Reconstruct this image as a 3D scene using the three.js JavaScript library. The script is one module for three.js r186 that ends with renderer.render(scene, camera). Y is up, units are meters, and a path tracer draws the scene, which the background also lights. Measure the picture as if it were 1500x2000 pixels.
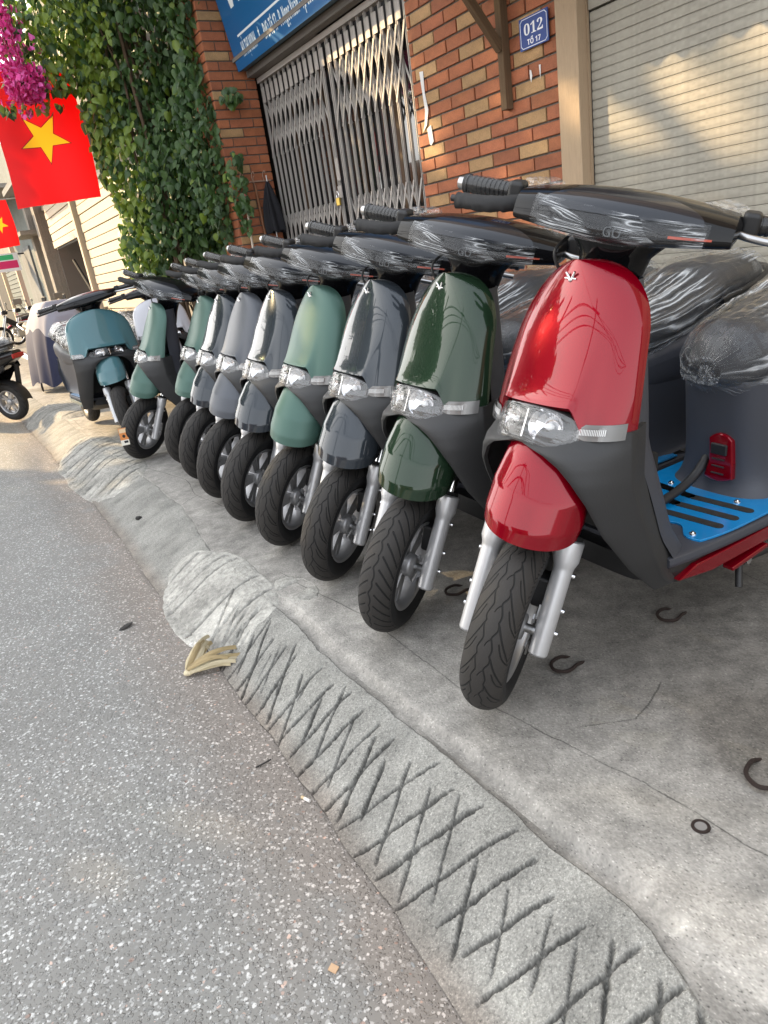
import * as THREE from 'three';
import { mergeGeometries, mergeVertices, toCreasedNormals } from 'three/addons/utils/BufferGeometryUtils.js';
import { RoundedBoxGeometry } from 'three/addons/geometries/RoundedBoxGeometry.js';
import { FontLoader } from 'three/addons/loaders/FontLoader.js';
import { TextGeometry } from 'three/addons/geometries/TextGeometry.js';

// ---------------------------------------------------------------- camera, sky, sun, exposure
const scene = new THREE.Scene();
const camera = new THREE.PerspectiveCamera(72, 0.75, 0.05, 400);
{
  const rad = Math.PI / 180, yaw = 29.16 * rad, pit = 20.56 * rad, rol = -8.625 * rad;
  const f = new THREE.Vector3(Math.sin(yaw) * Math.cos(pit), -Math.sin(pit), -Math.cos(yaw) * Math.cos(pit));
  const r = new THREE.Vector3().crossVectors(f, new THREE.Vector3(0, 1, 0)).normalize();
  const u = new THREE.Vector3().crossVectors(r, f);
  const r2 = r.clone().multiplyScalar(Math.cos(rol)).addScaledVector(u, Math.sin(rol));
  const u2 = r.clone().multiplyScalar(-Math.sin(rol)).addScaledVector(u, Math.cos(rol));
  camera.position.set(0, 1.06, 0);
  camera.quaternion.setFromRotationMatrix(new THREE.Matrix4().makeBasis(r2, u2, f.clone().negate()));
}
scene.add(camera);
const renderer = new THREE.WebGLRenderer({ antialias: true });
renderer.toneMapping = THREE.LinearToneMapping;
renderer.toneMappingExposure = 2.08;
renderer.shadowMap.enabled = true;
const SUN = new THREE.Vector3(-0.45, 0.46, -0.77).normalize();
const sun = new THREE.DirectionalLight(0xffdda8, 5);
sun.position.copy(SUN).multiplyScalar(60); sun.castShadow = true;
Object.assign(sun.shadow.camera, { left: -25, right: 25, top: 25, bottom: -25, far: 150 }); sun.shadow.mapSize.set(4096, 4096);
scene.add(sun, sun.target);
{ // a bright, slightly hazy morning sky
  const W = 512, Hh = 256, d = new Float32Array(W * Hh * 4);
  for (let j = 0; j < Hh; j++) for (let i = 0; i < W; i++) {
    const lat = (j + 0.5) / Hh * Math.PI - Math.PI / 2, lon = (i + 0.5) / W * 2 * Math.PI - Math.PI;
    const x = Math.cos(lat) * Math.cos(lon), y = Math.sin(lat), z = Math.cos(lat) * Math.sin(lon);
    const t = Math.pow(Math.max(y, 0), 0.55), c = Math.max(0, x * SUN.x + y * SUN.y + z * SUN.z);
    const g = 0.42 * c * c + 0.9 * Math.pow(c, 8) + 1.2 * Math.pow(c, 60);
    const k = (j * W + i) * 4;
    d[k] = 1.44 * (1 - t) + 0.77 * t + g * 1.2; d[k + 1] = 1.46 * (1 - t) + 0.84 * t + g * 1.1; d[k + 2] = 1.47 * (1 - t) + 0.95 * t + g * 0.95; d[k + 3] = 1;
    if (y < 0) { d[k] = 0.3; d[k + 1] = 0.29; d[k + 2] = 0.27; }
  }
  const t = new THREE.DataTexture(d, W, Hh, THREE.RGBAFormat, THREE.FloatType);
  t.mapping = THREE.EquirectangularReflectionMapping; t.magFilter = THREE.LinearFilter; t.minFilter = THREE.LinearFilter; t.needsUpdate = true;
  scene.background = t; scene.environment = t;
}

// ---------------------------------------------------------------- helpers
let seed = 12345;
const rnd = () => { seed = (seed * 1664525 + 1013904223) >>> 0; return seed / 4294967296; };
const rr = (a, b) => a + (b - a) * rnd();
const lerp = (a, b, t) => a + (b - a) * t, clamp = (x, a = 0, b = 1) => Math.min(b, Math.max(a, x));
const sm = (a, b, x) => { const t = clamp((x - a) / (b - a)); return t * t * (3 - 2 * t); };
function pw(tab, x) { // piecewise smooth table [x, y, x, y ...]
  if (x <= tab[0]) return tab[1];
  for (let i = 2; i < tab.length; i += 2) if (x <= tab[i]) { const t = (x - tab[i - 2]) / (tab[i] - tab[i - 2]); return lerp(tab[i - 1], tab[i + 1], t); }
  return tab[tab.length - 1];
}
const hash = (x, y) => { let h = (x * 374761393 + y * 668265263) | 0; h = Math.imul(h ^ (h >>> 13), 1274126177); return ((h ^ (h >>> 16)) >>> 0) / 4294967296; };
function vn(x, y, p = 0) { // value noise, period p
  const xi = Math.floor(x), yi = Math.floor(y); let fx = x - xi, fy = y - yi; fx = fx * fx * (3 - 2 * fx); fy = fy * fy * (3 - 2 * fy);
  const w = p ? (a) => ((a % p) + p) % p : (a) => a;
  const x0 = w(xi), x1 = w(xi + 1), y0 = w(yi), y1 = w(yi + 1);
  const a = hash(x0, y0), b = hash(x1, y0), c = hash(x0, y1), d = hash(x1, y1);
  return a + (b - a) * fx + (c - a) * fy + (a - b - c + d) * fx * fy;
}
function fbm(x, y, o = 4, p = 0) { let s = 0, a = 0.5, n = 0; for (let i = 0; i < o; i++) { s += a * vn(x, y, p); n += a; a *= 0.55; x = x * 2 + (p ? 0 : 17.3); y = y * 2 + (p ? 0 : 9.1); p *= 2; } return s / n; }
// accented capitals and letters that the canvas fonts lack are composed from a base letter and its marks
const MARKS = { 'Ổ': ['Ô', 'hook'], 'ổ': ['ô', 'hook'], 'Ị': ['I', 'dot'], 'ọ': ['o', 'dot'], 'Đ': ['D', 'bar'], 'ằ': ['a', 'breve'] };
function vText(c, s, x, y, size, weight = 'bold', fam = 'sans-serif', dry = false) {
  c.font = `${weight} ${size}px ${fam}`; const x0 = x; const st = c.strokeStyle, lw = c.lineWidth, ta = c.textAlign; c.textAlign = 'left'; c.strokeStyle = c.fillStyle; c.lineWidth = size * 0.07;
  for (const ch of s) {
    const [b, m] = MARKS[ch] || [ch, ''], w = c.measureText(b).width; if (!dry) { c.fillText(b, x, y);
      const cx = x + w / 2, top = b === b.toUpperCase() ? y - size * 0.80 : y - size * 0.62; c.beginPath();
      if (m === 'dot') { c.arc(cx, y + size * 0.16, size * 0.065, 0, 7); c.fill(); }
      if (m === 'bar') { c.fillRect(x - size * 0.02, y - size * 0.40, size * 0.34, size * 0.07); }
      if (m === 'hook') { c.arc(cx + size * 0.13, top - size * 0.10, size * 0.075, Math.PI * 1.1, Math.PI * 2.4); c.lineTo(cx + size * 0.12, top + size * 0.04); c.stroke(); }
      if (m === 'breve') { c.arc(cx, top - size * 0.04, size * 0.15, 0.3, Math.PI - 0.3); c.moveTo(cx - size * 0.1, top - size * 0.18); c.lineTo(cx + size * 0.06, top - size * 0.1); c.stroke(); } }
    x += w;
  }
  c.strokeStyle = st; c.lineWidth = lw; c.textAlign = ta; return x - x0;
}
const V = (x, y, z) => new THREE.Vector3(x, y, z);
const used = {};
function numbered(n) { const k = used[n] = (used[n] ?? -1) + 1; return k ? n + '_' + String(k).padStart(3, '0') : n; }
function shade(o) { o.traverse((m) => { if (m.isMesh) { m.castShadow = true; m.receiveShadow = true; } }); return o; }
function tag(o, label, category, group) { o.userData.label = label; o.userData.category = category; if (group) o.userData.group = group; return o; }
function base(name, [x, y, z] = [0, 0, 0], turn = 0) { const o = new THREE.Group(); o.name = numbered(name); o.position.set(x, y, z); o.rotation.y = turn; scene.add(o); return o; }
function part(name, geo, mat, parent) {
  if (Array.isArray(geo)) geo = merge(geo);
  const m = new THREE.Mesh(geo, mat); m.name = parent ? name : numbered(name); (parent || scene).add(m); m.castShadow = m.receiveShadow = true; return m;
}
function struct(name, geo, mat) { const m = part(name, geo, mat); m.userData.kind = 'structure'; return m; }
function merge(list) {
  const l = list.map((g) => { g = g.index ? g.toNonIndexed() : g; const n = new THREE.BufferGeometry(); n.setAttribute('position', g.attributes.position); n.setAttribute('normal', g.attributes.normal); n.setAttribute('uv', g.attributes.uv || new THREE.BufferAttribute(new Float32Array(g.attributes.position.count * 2), 2)); return n; });
  return mergeGeometries(l);
}
function grid(fn, nu, nv, colorFn) { // fn(u, v) -> [x, y, z], u, v in 0..1
  const pos = [], uv = [], idx = [], col = [];
  for (let j = 0; j <= nv; j++) for (let i = 0; i <= nu; i++) {
    const p = fn(i / nu, j / nv); pos.push(p[0], p[1], p[2]); uv.push(p[3] ?? i / nu, p[4] ?? j / nv);
    if (colorFn) { const c = colorFn(i / nu, j / nv, p); col.push(c[0], c[1], c[2]); }
  }
  const w = nu + 1;
  for (let j = 0; j < nv; j++) for (let i = 0; i < nu; i++) { const a = j * w + i; idx.push(a, a + 1, a + w, a + 1, a + w + 1, a + w); }
  const g = new THREE.BufferGeometry();
  g.setAttribute('position', new THREE.Float32BufferAttribute(pos, 3)); g.setAttribute('uv', new THREE.Float32BufferAttribute(uv, 2));
  if (colorFn) g.setAttribute('color', new THREE.Float32BufferAttribute(col, 3));
  g.setIndex(idx); g.computeVertexNormals(); return g;
}
function shell(fn, nu, nv, th) { // a sheet with thickness: outer, inner and rim
  const a = grid(fn, nu, nv), n = a.attributes.normal, p = a.attributes.position, w = nu + 1;
  const inner = []; for (let i = 0; i < p.count; i++) inner.push(p.getX(i) - n.getX(i) * th, p.getY(i) - n.getY(i) * th, p.getZ(i) - n.getZ(i) * th);
  const pos = [...p.array, ...inner], uv = [...a.attributes.uv.array, ...a.attributes.uv.array], idx = [...a.index.array], N = p.count;
  for (let i = 0; i < a.index.count; i += 3) idx.push(N + a.index.getX(i), N + a.index.getX(i + 2), N + a.index.getX(i + 1));
  const g = new THREE.BufferGeometry(); g.setAttribute('position', new THREE.Float32BufferAttribute(pos, 3)); g.setAttribute('uv', new THREE.Float32BufferAttribute(uv, 2)); g.setIndex(idx); g.computeVertexNormals();
  const rimP = [], rimI = [], loop = [];
  for (let i = 0; i < nu; i++) loop.push(i); for (let j = 0; j < nv; j++) loop.push(j * w + nu); for (let i = nu; i > 0; i--) loop.push(nv * w + i); for (let j = nv; j > 0; j--) loop.push(j * w);
  loop.forEach((k) => rimP.push(pos[3 * k], pos[3 * k + 1], pos[3 * k + 2], pos[3 * (k + N)], pos[3 * (k + N) + 1], pos[3 * (k + N) + 2]));
  const L = loop.length; for (let i = 0; i < L; i++) { const j = (i + 1) % L; rimI.push(2 * i, 2 * i + 1, 2 * j, 2 * j, 2 * i + 1, 2 * j + 1); }
  const r = new THREE.BufferGeometry(); r.setAttribute('position', new THREE.Float32BufferAttribute(rimP, 3)); r.setIndex(rimI); r.computeVertexNormals();
  return merge([g, r]);
}
function box(w, h, d, x = 0, y = 0, z = 0, r = 0) { const g = r ? new RoundedBoxGeometry(w, h, d, 2, r) : new THREE.BoxGeometry(w, h, d); g.translate(x, y, z); return g; }
function tube(points, r, seg = 24, rs = 8) { return new THREE.TubeGeometry(new THREE.CatmullRomCurve3(points.map((p) => V(...p)), false, 'centripetal'), seg, r, rs); }
function rod(a, b, r1, r2 = r1, s = 16) {
  const A = V(...a), B = V(...b), g = new THREE.CylinderGeometry(r2, r1, A.distanceTo(B), s);
  g.applyQuaternion(new THREE.Quaternion().setFromUnitVectors(V(0, 1, 0), B.clone().sub(A).normalize())); g.translate((a[0] + b[0]) / 2, (a[1] + b[1]) / 2, (a[2] + b[2]) / 2); return g;
}
function beam(a, b, w, d, r = 0) { // a bar of w by d from a to b
  const A = V(...a), B = V(...b), g = box(w, A.distanceTo(B), d, 0, 0, 0, r);
  const y = B.clone().sub(A).normalize(), x = Math.abs(y.x) > 0.95 ? V(0, 1, 0) : V(1, 0, 0), z = x.clone().cross(y).normalize(), x2 = y.clone().cross(z);
  g.applyMatrix4(new THREE.Matrix4().makeBasis(x2, y, z)); g.translate((a[0] + b[0]) / 2, (a[1] + b[1]) / 2, (a[2] + b[2]) / 2); return g;
}
function lathe(pts, seg = 48) { return new THREE.LatheGeometry(pts.map((p) => new THREE.Vector2(p[0], p[1])), seg); }
function ext(shape, depth, bevel = 0, curveSegments = 12) { return new THREE.ExtrudeGeometry(shape, { depth, bevelEnabled: bevel > 0, bevelSize: bevel, bevelThickness: bevel, bevelSegments: 2, curveSegments }); }
function poly(pts) { const s = new THREE.Shape(); pts.forEach((p, i) => i ? s.lineTo(p[0], p[1]) : s.moveTo(p[0], p[1])); s.closePath(); return s; }
function sMat(o) { return new THREE.MeshStandardMaterial(o); }
function pMat(o) { return new THREE.MeshPhysicalMaterial(o); }
const lin = (r, g, b) => new THREE.Color().setRGB(r, g, b);
function dataTex(n, fn, srgb, rep = 1) { // fn(x, y) -> [r, g, b] in 0..1
  const d = new Uint8Array(n * n * 4);
  for (let y = 0; y < n; y++) for (let x = 0; x < n; x++) { const c = fn(x / n, y / n), k = (y * n + x) * 4; d[k] = clamp(c[0]) * 255; d[k + 1] = clamp(c[1]) * 255; d[k + 2] = clamp(c[2]) * 255; d[k + 3] = 255; }
  const t = new THREE.DataTexture(d, n, n); t.wrapS = t.wrapT = THREE.RepeatWrapping; t.magFilter = THREE.LinearFilter; t.minFilter = THREE.LinearMipmapLinearFilter; if (srgb) t.colorSpace = THREE.SRGBColorSpace; t.repeat.set(rep, rep); t.needsUpdate = true; return t;
}
function canvasTex(w, h, draw, srgb = true) { const c = document.createElement('canvas'); c.width = w; c.height = h; const x = c.getContext('2d'); draw(x, w, h); const t = new THREE.CanvasTexture(c); if (srgb) t.colorSpace = THREE.SRGBColorSpace; t.wrapS = t.wrapT = THREE.RepeatWrapping; t.anisotropy = 8; return t; }
const crumple = (x, y) => { let s = 0, a = 1; for (let i = 0; i < 4; i++) { s += a * Math.abs(2 * vn(x, y) - 1); a *= 0.55; const t = x * 1.7 + y * 1.1 + 4.1; y = y * 1.8 - x * 0.9 + 2.7; x = t; } return s / 2; };
// ---------------------------------------------------------------- ground
// the pavement falls very slightly away from the camera; the road lies about 9 cm below it, joined by a sloping cast kerb
const G = (z) => 0.0136 * (Math.max(z, -14) + 1.168);
const edgeX = (z) => pw([-14, 0.52, -5, 0.5, -3.7, 0.478, -2.8, 0.446, -2, 0.438, -1.5, 0.425, -1, 0.392, -0.5, 0.362, 0.5, 0.35], z) + 0.022 * (fbm(z * 2.3, 3.3, 3) - 0.5) + 0.015 * (fbm(z * 9, 8, 2) - 0.5);
const lipX = (z) => 0.664 - 0.055 * sm(-0.58, -0.38, z) + 0.10 * sm(-2.7, -3.6, z) + 0.035 * (fbm(z * 1.1, 7.7, 2) - 0.5) + 0.022 * (fbm(z * 8, 1.2, 3) - 0.5) + 0.03 * sm(-1.4, -2.2, z);
const roadY = (x, z) => G(z) - 0.092 + 0.006 * (fbm(x * 3, z * 3, 3) - 0.5) - 0.02 * sm(0.2, 0.42, x) + 0.012 * sm(-0.4, -2.5, x);
// grooves pressed crosswise into the fresh kerb: two families of strokes
const strokes = [];
{
  for (let z = -0.15; z > -2.16; z -= rr(0.066, 0.09)) { const k = z > -1.15 ? 0.28 : z > -1.6 ? -0.05 : -0.45; strokes.push([rr(0.385, 0.43), z, rr(0.60, 0.65), k + rr(-0.09, 0.09), rr(0.8, 1.25)]); }
  for (let z = -0.05; z > -2.16; z -= rr(0.066, 0.1)) { const k = z > -1.5 ? -0.62 : -0.95; strokes.push([rr(0.395, 0.47), z, rr(0.56, 0.65), k + rr(-0.12, 0.12), rr(0.6, 1.2)]); }
  for (let i = 0; i < 5; i++) { const z = rr(-1.4, -2.1); strokes.push([rr(0.44, 0.52), z, rr(0.55, 0.64), rr(-0.7, 0.1), rr(0.4, 0.8)]); }
}
function grooveAt(x, z) {
  let d = 0;
  for (const [x0, z0, x1, k, w] of strokes) {
    if (x < x0 - 0.01 || x > x1 + 0.01) continue;
    const zl = z0 + k * (x - 0.44) + 0.0012 * Math.sin(x * 60 + z0 * 90); const e = Math.abs(z - zl) / Math.sqrt(1 + k * k);
    const hw = 0.0042 * w * (0.5 + 0.9 * vn(x * 110, z0 * 31)); if (e > hw * 2.2) continue;
    const end = sm(x0 - 0.01, x0 + 0.03, x) * (1 - sm(x1 - 0.03, x1 + 0.01, x));
    d = Math.max(d, end * (1 - sm(hw * 0.35, hw * 1.4, e)) * 0.0125 * w - end * 0.0022 * Math.exp(-Math.pow((e - hw * 1.8) / (hw * 0.5), 2)));
  }
  return d;
}
function kerbY(x, z) {
  const e = edgeX(z), l = lipX(z), t = clamp((x - e) / (l - e)), g = G(z);
  let y;
  if (x <= l) { y = g - 0.108 + 0.104 * (0.35 * Math.sin(t * Math.PI / 2) + 0.65 * sm(-0.12, 1.12, t) / 0.975) + 0.004 * (fbm(x * 40, z * 40, 3) - 0.5) + (z < -1.9 ? 0.018 * sm(-2, -3, z) * (fbm(x * 6, z * 5, 3) - 0.5) : 0); y -= grooveAt(x, z); if (z > -2.15) y -= 0; }
  else y = g + 0.0015 * (fbm(x * 30, z * 30, 3) - 0.5);
  // trowelled channel along the lip
  const c = l + 0.016 + 0.008 * (fbm(z * 5, 2, 2) - 0.5), cw = 0.020 + 0.012 * fbm(z * 6, 5, 2), chan = (1 - sm(-1.95, -2.15, z)*0.9) * sm(-0.35, -0.55, z);
  const q = Math.abs(x - c) / cw; if (q < 1.3 && x > l - 0.001) y -= 0.017 * chan * (1 - sm(0.65, 1.25, q));
  y += 0.004 * (x < l ? 0 : 1) * chan * Math.exp(-Math.pow((x - c - 0.055) / 0.03, 2)) * (0.4 + 0.9 * fbm(x * 26, z * 26, 3));
  y += 0.0016 * (vn(x * 300, z * 300) - 0.5) * (x < l ? 1 : 0.5);
  return y;
}
const walkY = (x, z) => G(z) + 0.004 * (fbm(x * 4, z * 4, 3) - 0.5) * sm(0.8, 0.95, x) + 0.0015 * (fbm(x * 30, z * 30, 3) - 0.5);

const asphaltMap = [], tones = (t) => `rgb(${t | 0},${t | 0},${(t - 2) | 0})`;
function drawStones(ctx, W, kind) {
  seed = 777; const isMap = kind === 'map';
  if (isMap) { ctx.fillStyle = 'rgb(122,121,118)'; ctx.fillRect(0, 0, W, W); } else { ctx.fillStyle = 'rgb(90,90,90)'; ctx.fillRect(0, 0, W, W); }
  for (let i = 0; i < 52000; i++) {
    const big = Math.pow(rnd(), 3), r = 1.1 + big * 7, x = rnd() * W, y = rnd() * W, n = 5 + (rnd() * 3 | 0), a0 = rnd() * 7, st = rr(0.55, 1), tone = rnd(), hue = rnd(), pts = [];
    for (let k = 0; k < n; k++) { const a = a0 + k / n * 6.283 + rr(-0.3, 0.3), q = r * rr(0.7, 1.1); pts.push([Math.cos(a) * q, Math.sin(a) * q * st]); }
    const rot = rnd() * 6.28, c = Math.cos(rot), s = Math.sin(rot);
    const t = big > 0.1 ? lerp(118, 194, tone) : lerp(86, 170, tone);
    ctx.fillStyle = isMap ? (hue < 0.04 ? `rgb(${t | 0},${t * 0.88 | 0},${t * 0.82 | 0})` : tones(t)) : tones(tone < 0.12 ? 60 : lerp(120, 235, 0.3 + 0.7 * rnd()));
    for (const ox of [0, -W, W]) for (const oy of [0, -W, W]) {
      if (x + ox < -14 || x + ox > W + 14 || y + oy < -14 || y + oy > W + 14) continue;
      ctx.beginPath(); pts.forEach(([px, py], k) => { const X = x + ox + px * c - py * s, Y = y + oy + px * s + py * c; k ? ctx.lineTo(X, Y) : ctx.moveTo(X, Y); }); ctx.closePath(); ctx.fill();
    }
  }
  for (let i = 0; i < 5000; i++) { const t = rnd(); ctx.fillStyle = isMap ? `rgba(${40 + t * 30},${40 + t * 30},${40 + t * 30},0.7)` : 'rgb(40,40,40)'; const s = rr(1, 3); ctx.fillRect(rnd() * W, rnd() * W, s, s * rr(0.5, 1.4)); }
}
const asphaltColor = canvasTex(2048, 2048, (c, w) => drawStones(c, w, 'map')), asphaltBump = canvasTex(2048, 2048, (c, w) => drawStones(c, w, 'bump'), false);
const roadMat = sMat({ map: asphaltColor, bumpMap: asphaltBump, bumpScale: 0.005, roughness: 0.9, vertexColors: true });
const gritColor = dataTex(1024, (u, v) => { const a = fbm(u * 8, v * 8, 4, 8), b = vn(u * 340, v * 340, 340), c = vn(u * 170 + 3, v * 170, 170), t = 0.53 + 0.16 * (a - 0.5) + 0.13 * (b - 0.5) + 0.11 * (c - 0.5) + (b > 0.9 ? 0.1 : 0) - (c < 0.08 ? 0.08 : 0); return [t * 1.01, t, t * 0.965]; }, true);
const gritBump = dataTex(1024, (u, v) => { const b = vn(u * 340, v * 340, 340), c = vn(u * 170 + 3, v * 170, 170), t = 0.6 * b + 0.4 * c; return [t, t, t]; });
const cemColor = dataTex(2048, (u, v) => { const a = fbm(u * 6, v * 6, 5, 6), b = vn(u * 600, v * 600, 600), c = fbm(u * 60, v * 60, 3, 60), p = vn(u * 260 + 9, v * 260, 260), t = 0.55 + 0.22 * (a - 0.5) + 0.10 * (b - 0.5) + 0.2 * (c - 0.5) - (p < 0.07 ? 0.22 : 0) + (p > 0.955 ? 0.14 : 0); return [t, t * 0.985, t * 0.95]; }, true);
const cemBump = dataTex(1024, (u, v) => { const c = fbm(u * 60, v * 60, 4, 60), b = vn(u * 500, v * 500, 500), t = 0.6 * c + 0.4 * b; return [t, t, t]; });
const pavY = (x, z) => lerp(kerbY(x, z), walkY(x, z), sm(0.80, 0.9, x));
// one unrepeated sheet for the pavement: mottling, wash marks and hairline cracks
const pavTex = (() => {
  const N = 2048, d = new Uint8Array(N * N * 4), crack = new Float32Array(N * N); seed = 66;
  const line = (pts, w) => { for (let s = 0; s < pts.length - 1; s++) { const [x0, z0] = pts[s], [x1, z1] = pts[s + 1], L = Math.hypot(x1 - x0, z1 - z0), n = Math.ceil(L / 0.0012); for (let i = 0; i < n; i++) { const t = i / n, q = 0.022 * (fbm(x0 * 7 + s + t * L * 9, z0 * 3, 4) - 0.5), x = lerp(x0, x1, t) + q, z = lerp(z0, z1, t) + q * 0.6; const u = (x - 0.68) / 2.8 * N | 0, v = ((((z - 0.4) / 5.6) % 1 + 1) % 1) * N | 0; for (let a = -1; a <= 1; a++) if (u + a >= 0 && u + a < N) crack[v * N + u + a] = Math.max(crack[v * N + u + a], (a ? 0.35 : 0.9) * w * (0.4 + 0.6 * vn(t * L * 30, s))); } } };
  line([[0.80, -2.3], [0.86, -1.7], [0.84, -1.2], [0.90, -0.75], [0.93, -0.3], [1.0, 0.3]], 0.8); line([[0.93, -0.95], [1.05, -0.88], [1.2, -0.93]], 0.7); line([[0.9, -3.6], [0.97, -3.0], [0.95, -2.5], [1.1, -2.35]], 0.9); line([[0.86, -4.6], [0.96, -4.0], [0.9, -3.6], [0.76, -3.5]], 0.9); line([[0.96, -4.0], [1.4, -3.9], [2.2, -4.1]], 0.8); line([[1.6, 0.3], [1.65, -0.6], [1.9, -1.4], [1.85, -2.6]], 0.6); line([[1.15, 0.2], [1.3, -0.3], [1.65, -0.55]], 0.6);
  for (let y = 0; y < N; y++) for (let x = 0; x < N; x++) {
    const u = x / N, v = y / N, X = u * 2.8, Z = v * 5.6, a = fbm(X * 2.2, Z * 2.2, 4), c = fbm(X * 26, Z * 26, 3), h = hash(x, y), h2 = vn(X * 260, Z * 260), w = fbm(X * 5 + 3, Z * 9 + a * 3, 3);
    let t = 0.56 + 0.17 * (a - 0.5) + 0.18 * (c - 0.5) + 0.07 * (h - 0.5) + 0.10 * (h2 - 0.5) + 0.05 * sm(0.58, 0.72, w); if (h > 0.985) t += 0.16; if (h < 0.012) t -= 0.2;
    const stain = sm(0.60, 0.70, fbm(X * 1.7 + 9, Z * 1.3, 4)); t -= 0.06 * stain; t *= 1 - 0.75 * crack[y * N + x];
    const k = (y * N + x) * 4; d[k] = clamp(t * 1.0) * 255; d[k + 1] = clamp(t * (0.985 - 0.01 * stain)) * 255; d[k + 2] = clamp(t * (0.955 - 0.02 * stain)) * 255; d[k + 3] = 255;
  }
  const tx = new THREE.DataTexture(d, N, N); tx.wrapS = tx.wrapT = THREE.RepeatWrapping; tx.magFilter = THREE.LinearFilter; tx.minFilter = THREE.LinearMipmapLinearFilter; tx.colorSpace = THREE.SRGBColorSpace; tx.needsUpdate = true; return tx;
})();
cemBump.repeat.set(2, 4);
const walkMat = sMat({ map: pavTex, bumpMap: cemBump, bumpScale: 0.0022, roughness: 0.9, vertexColors: true });
const kerbMat = sMat({ map: gritColor, bumpMap: gritBump, bumpScale: 0.0010, roughness: 0.95, vertexColors: true });
{
  const tz = (v) => { const n = [0, 0.8, 0.25, -0.5, 0.6, -2.2, 0.85, -6, 1, -14.5]; return pw(n, v); };
  const farZ = (v) => v < 0.75 ? lerp(1.2, -7, v / 0.75) : v < 0.92 ? lerp(-7, -16, (v - 0.75) / 0.17) : lerp(-16, -120, Math.pow((v - 0.92) / 0.08, 1.6));
  const roadGeo = grid((u, v) => { const z = farZ(v), e = edgeX(z) + 0.05, x = u < 0.75 ? lerp(-2.4, e, u / 0.75) : 0; const X = u < 0.25 ? lerp(-16, -2.4, u / 0.25) : lerp(-2.4, e, (u - 0.25) / 0.75); return [X, roadY(X, z) - 0.022 * sm(e - 0.05, e, X), z, X / 1.5, z / 1.5]; }, 90, 300, (u, v, p) => {
    const [x, , z] = p, e = edgeX(z), n = fbm(x * 2.2, z * 2.2, 4), m = fbm(x * 9, z * 9, 3);
    let k = 1.1 + 0.3 * (n - 0.5) + 0.14 * (m - 0.5); let c = [k, k, k];
    const dirt = clamp(sm(e - 0.34, e - 0.03, x) * sm(0.30, 0.52, fbm(x * 4 + 4, z * 2.6, 4) + 0.20 * sm(-2.0, -1.0, z)) + 0.5 * sm(e - 0.06, e, x)); // reddish silt washed against the kerb
    c = [lerp(c[0], 1.2, dirt * 0.7), lerp(c[1], 1.03, dirt * 0.7), lerp(c[2], 0.93, dirt * 0.7)];
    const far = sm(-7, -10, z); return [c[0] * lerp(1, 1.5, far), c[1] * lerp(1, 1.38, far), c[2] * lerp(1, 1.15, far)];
  });
  struct('road', roadGeo, roadMat);
  const kcol = (u, v, p) => {
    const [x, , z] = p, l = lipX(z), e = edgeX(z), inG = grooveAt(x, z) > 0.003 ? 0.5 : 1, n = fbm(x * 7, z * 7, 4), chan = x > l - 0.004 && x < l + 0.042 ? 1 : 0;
    let k = (0.98 + 0.35 * (n - 0.5)) * inG; let c = [k, k, k * 0.99];
    if (x > l + 0.045) { const w = 0.9 + 0.4 * (fbm(x * 10, z * 10, 4) - 0.5); c = [w, w, w * 0.98]; }
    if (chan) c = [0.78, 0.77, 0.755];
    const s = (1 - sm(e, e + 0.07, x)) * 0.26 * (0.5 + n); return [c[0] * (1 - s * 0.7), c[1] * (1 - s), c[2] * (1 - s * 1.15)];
  };
  const kg = (z0, z1, nu, nv) => grid((u, v) => { const z = lerp(z0, z1, v), e = edgeX(z), x = lerp(e, lipX(z) + 0.003, u); return [x, kerbY(x, z), z, x / 0.6, z / 0.6]; }, nu, nv, kcol);
  const near = kg(0.3, -2.2, 120, 800), far = kg(-2.2, -7.2, 60, 420), vfar = grid((u, v) => { const z = lerp(-7.2, -40, v), e = edgeX(z), x = lerp(e, lipX(z) + 0.003, u); return [x, kerbY(x, z), z, x / 0.6, z / 0.6]; }, 14, 160, kcol);
  const k = struct('kerb_ramp', mergeGeometries([near, far, vfar]), kerbMat);
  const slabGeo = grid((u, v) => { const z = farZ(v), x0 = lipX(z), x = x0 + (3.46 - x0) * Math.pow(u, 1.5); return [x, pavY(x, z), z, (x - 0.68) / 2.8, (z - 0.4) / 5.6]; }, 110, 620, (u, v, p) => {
    const [x, , z] = p, n = fbm(x * 1.6 + 3, z * 1.6, 4), m = fbm(x * 8, z * 8, 3); const l = lipX(z), ch = x > l + 0.001 && x < l + 0.04 && z > -2.1 && z < -0.4 ? 1 : 0, e2 = sm(1.3, 0.86, x); let k = lerp(0.62, 0.98, e2) - 0.08 * ch + 0.2 * (n - 0.5) + 0.34 * sm(-0.62, -0.42, z) * sm(0.95, 0.75, x) * sm(0.4, 0.6, m) + 0.12 * (m - 0.5); return [k * 1.01, k * lerp(0.975, 0.99, e2), k * lerp(0.94, 0.97, e2)];  // darker towards the wall: shade under the scooters put into the vertex colour
  });
  struct('pavement', slabGeo, walkMat);
}
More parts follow.
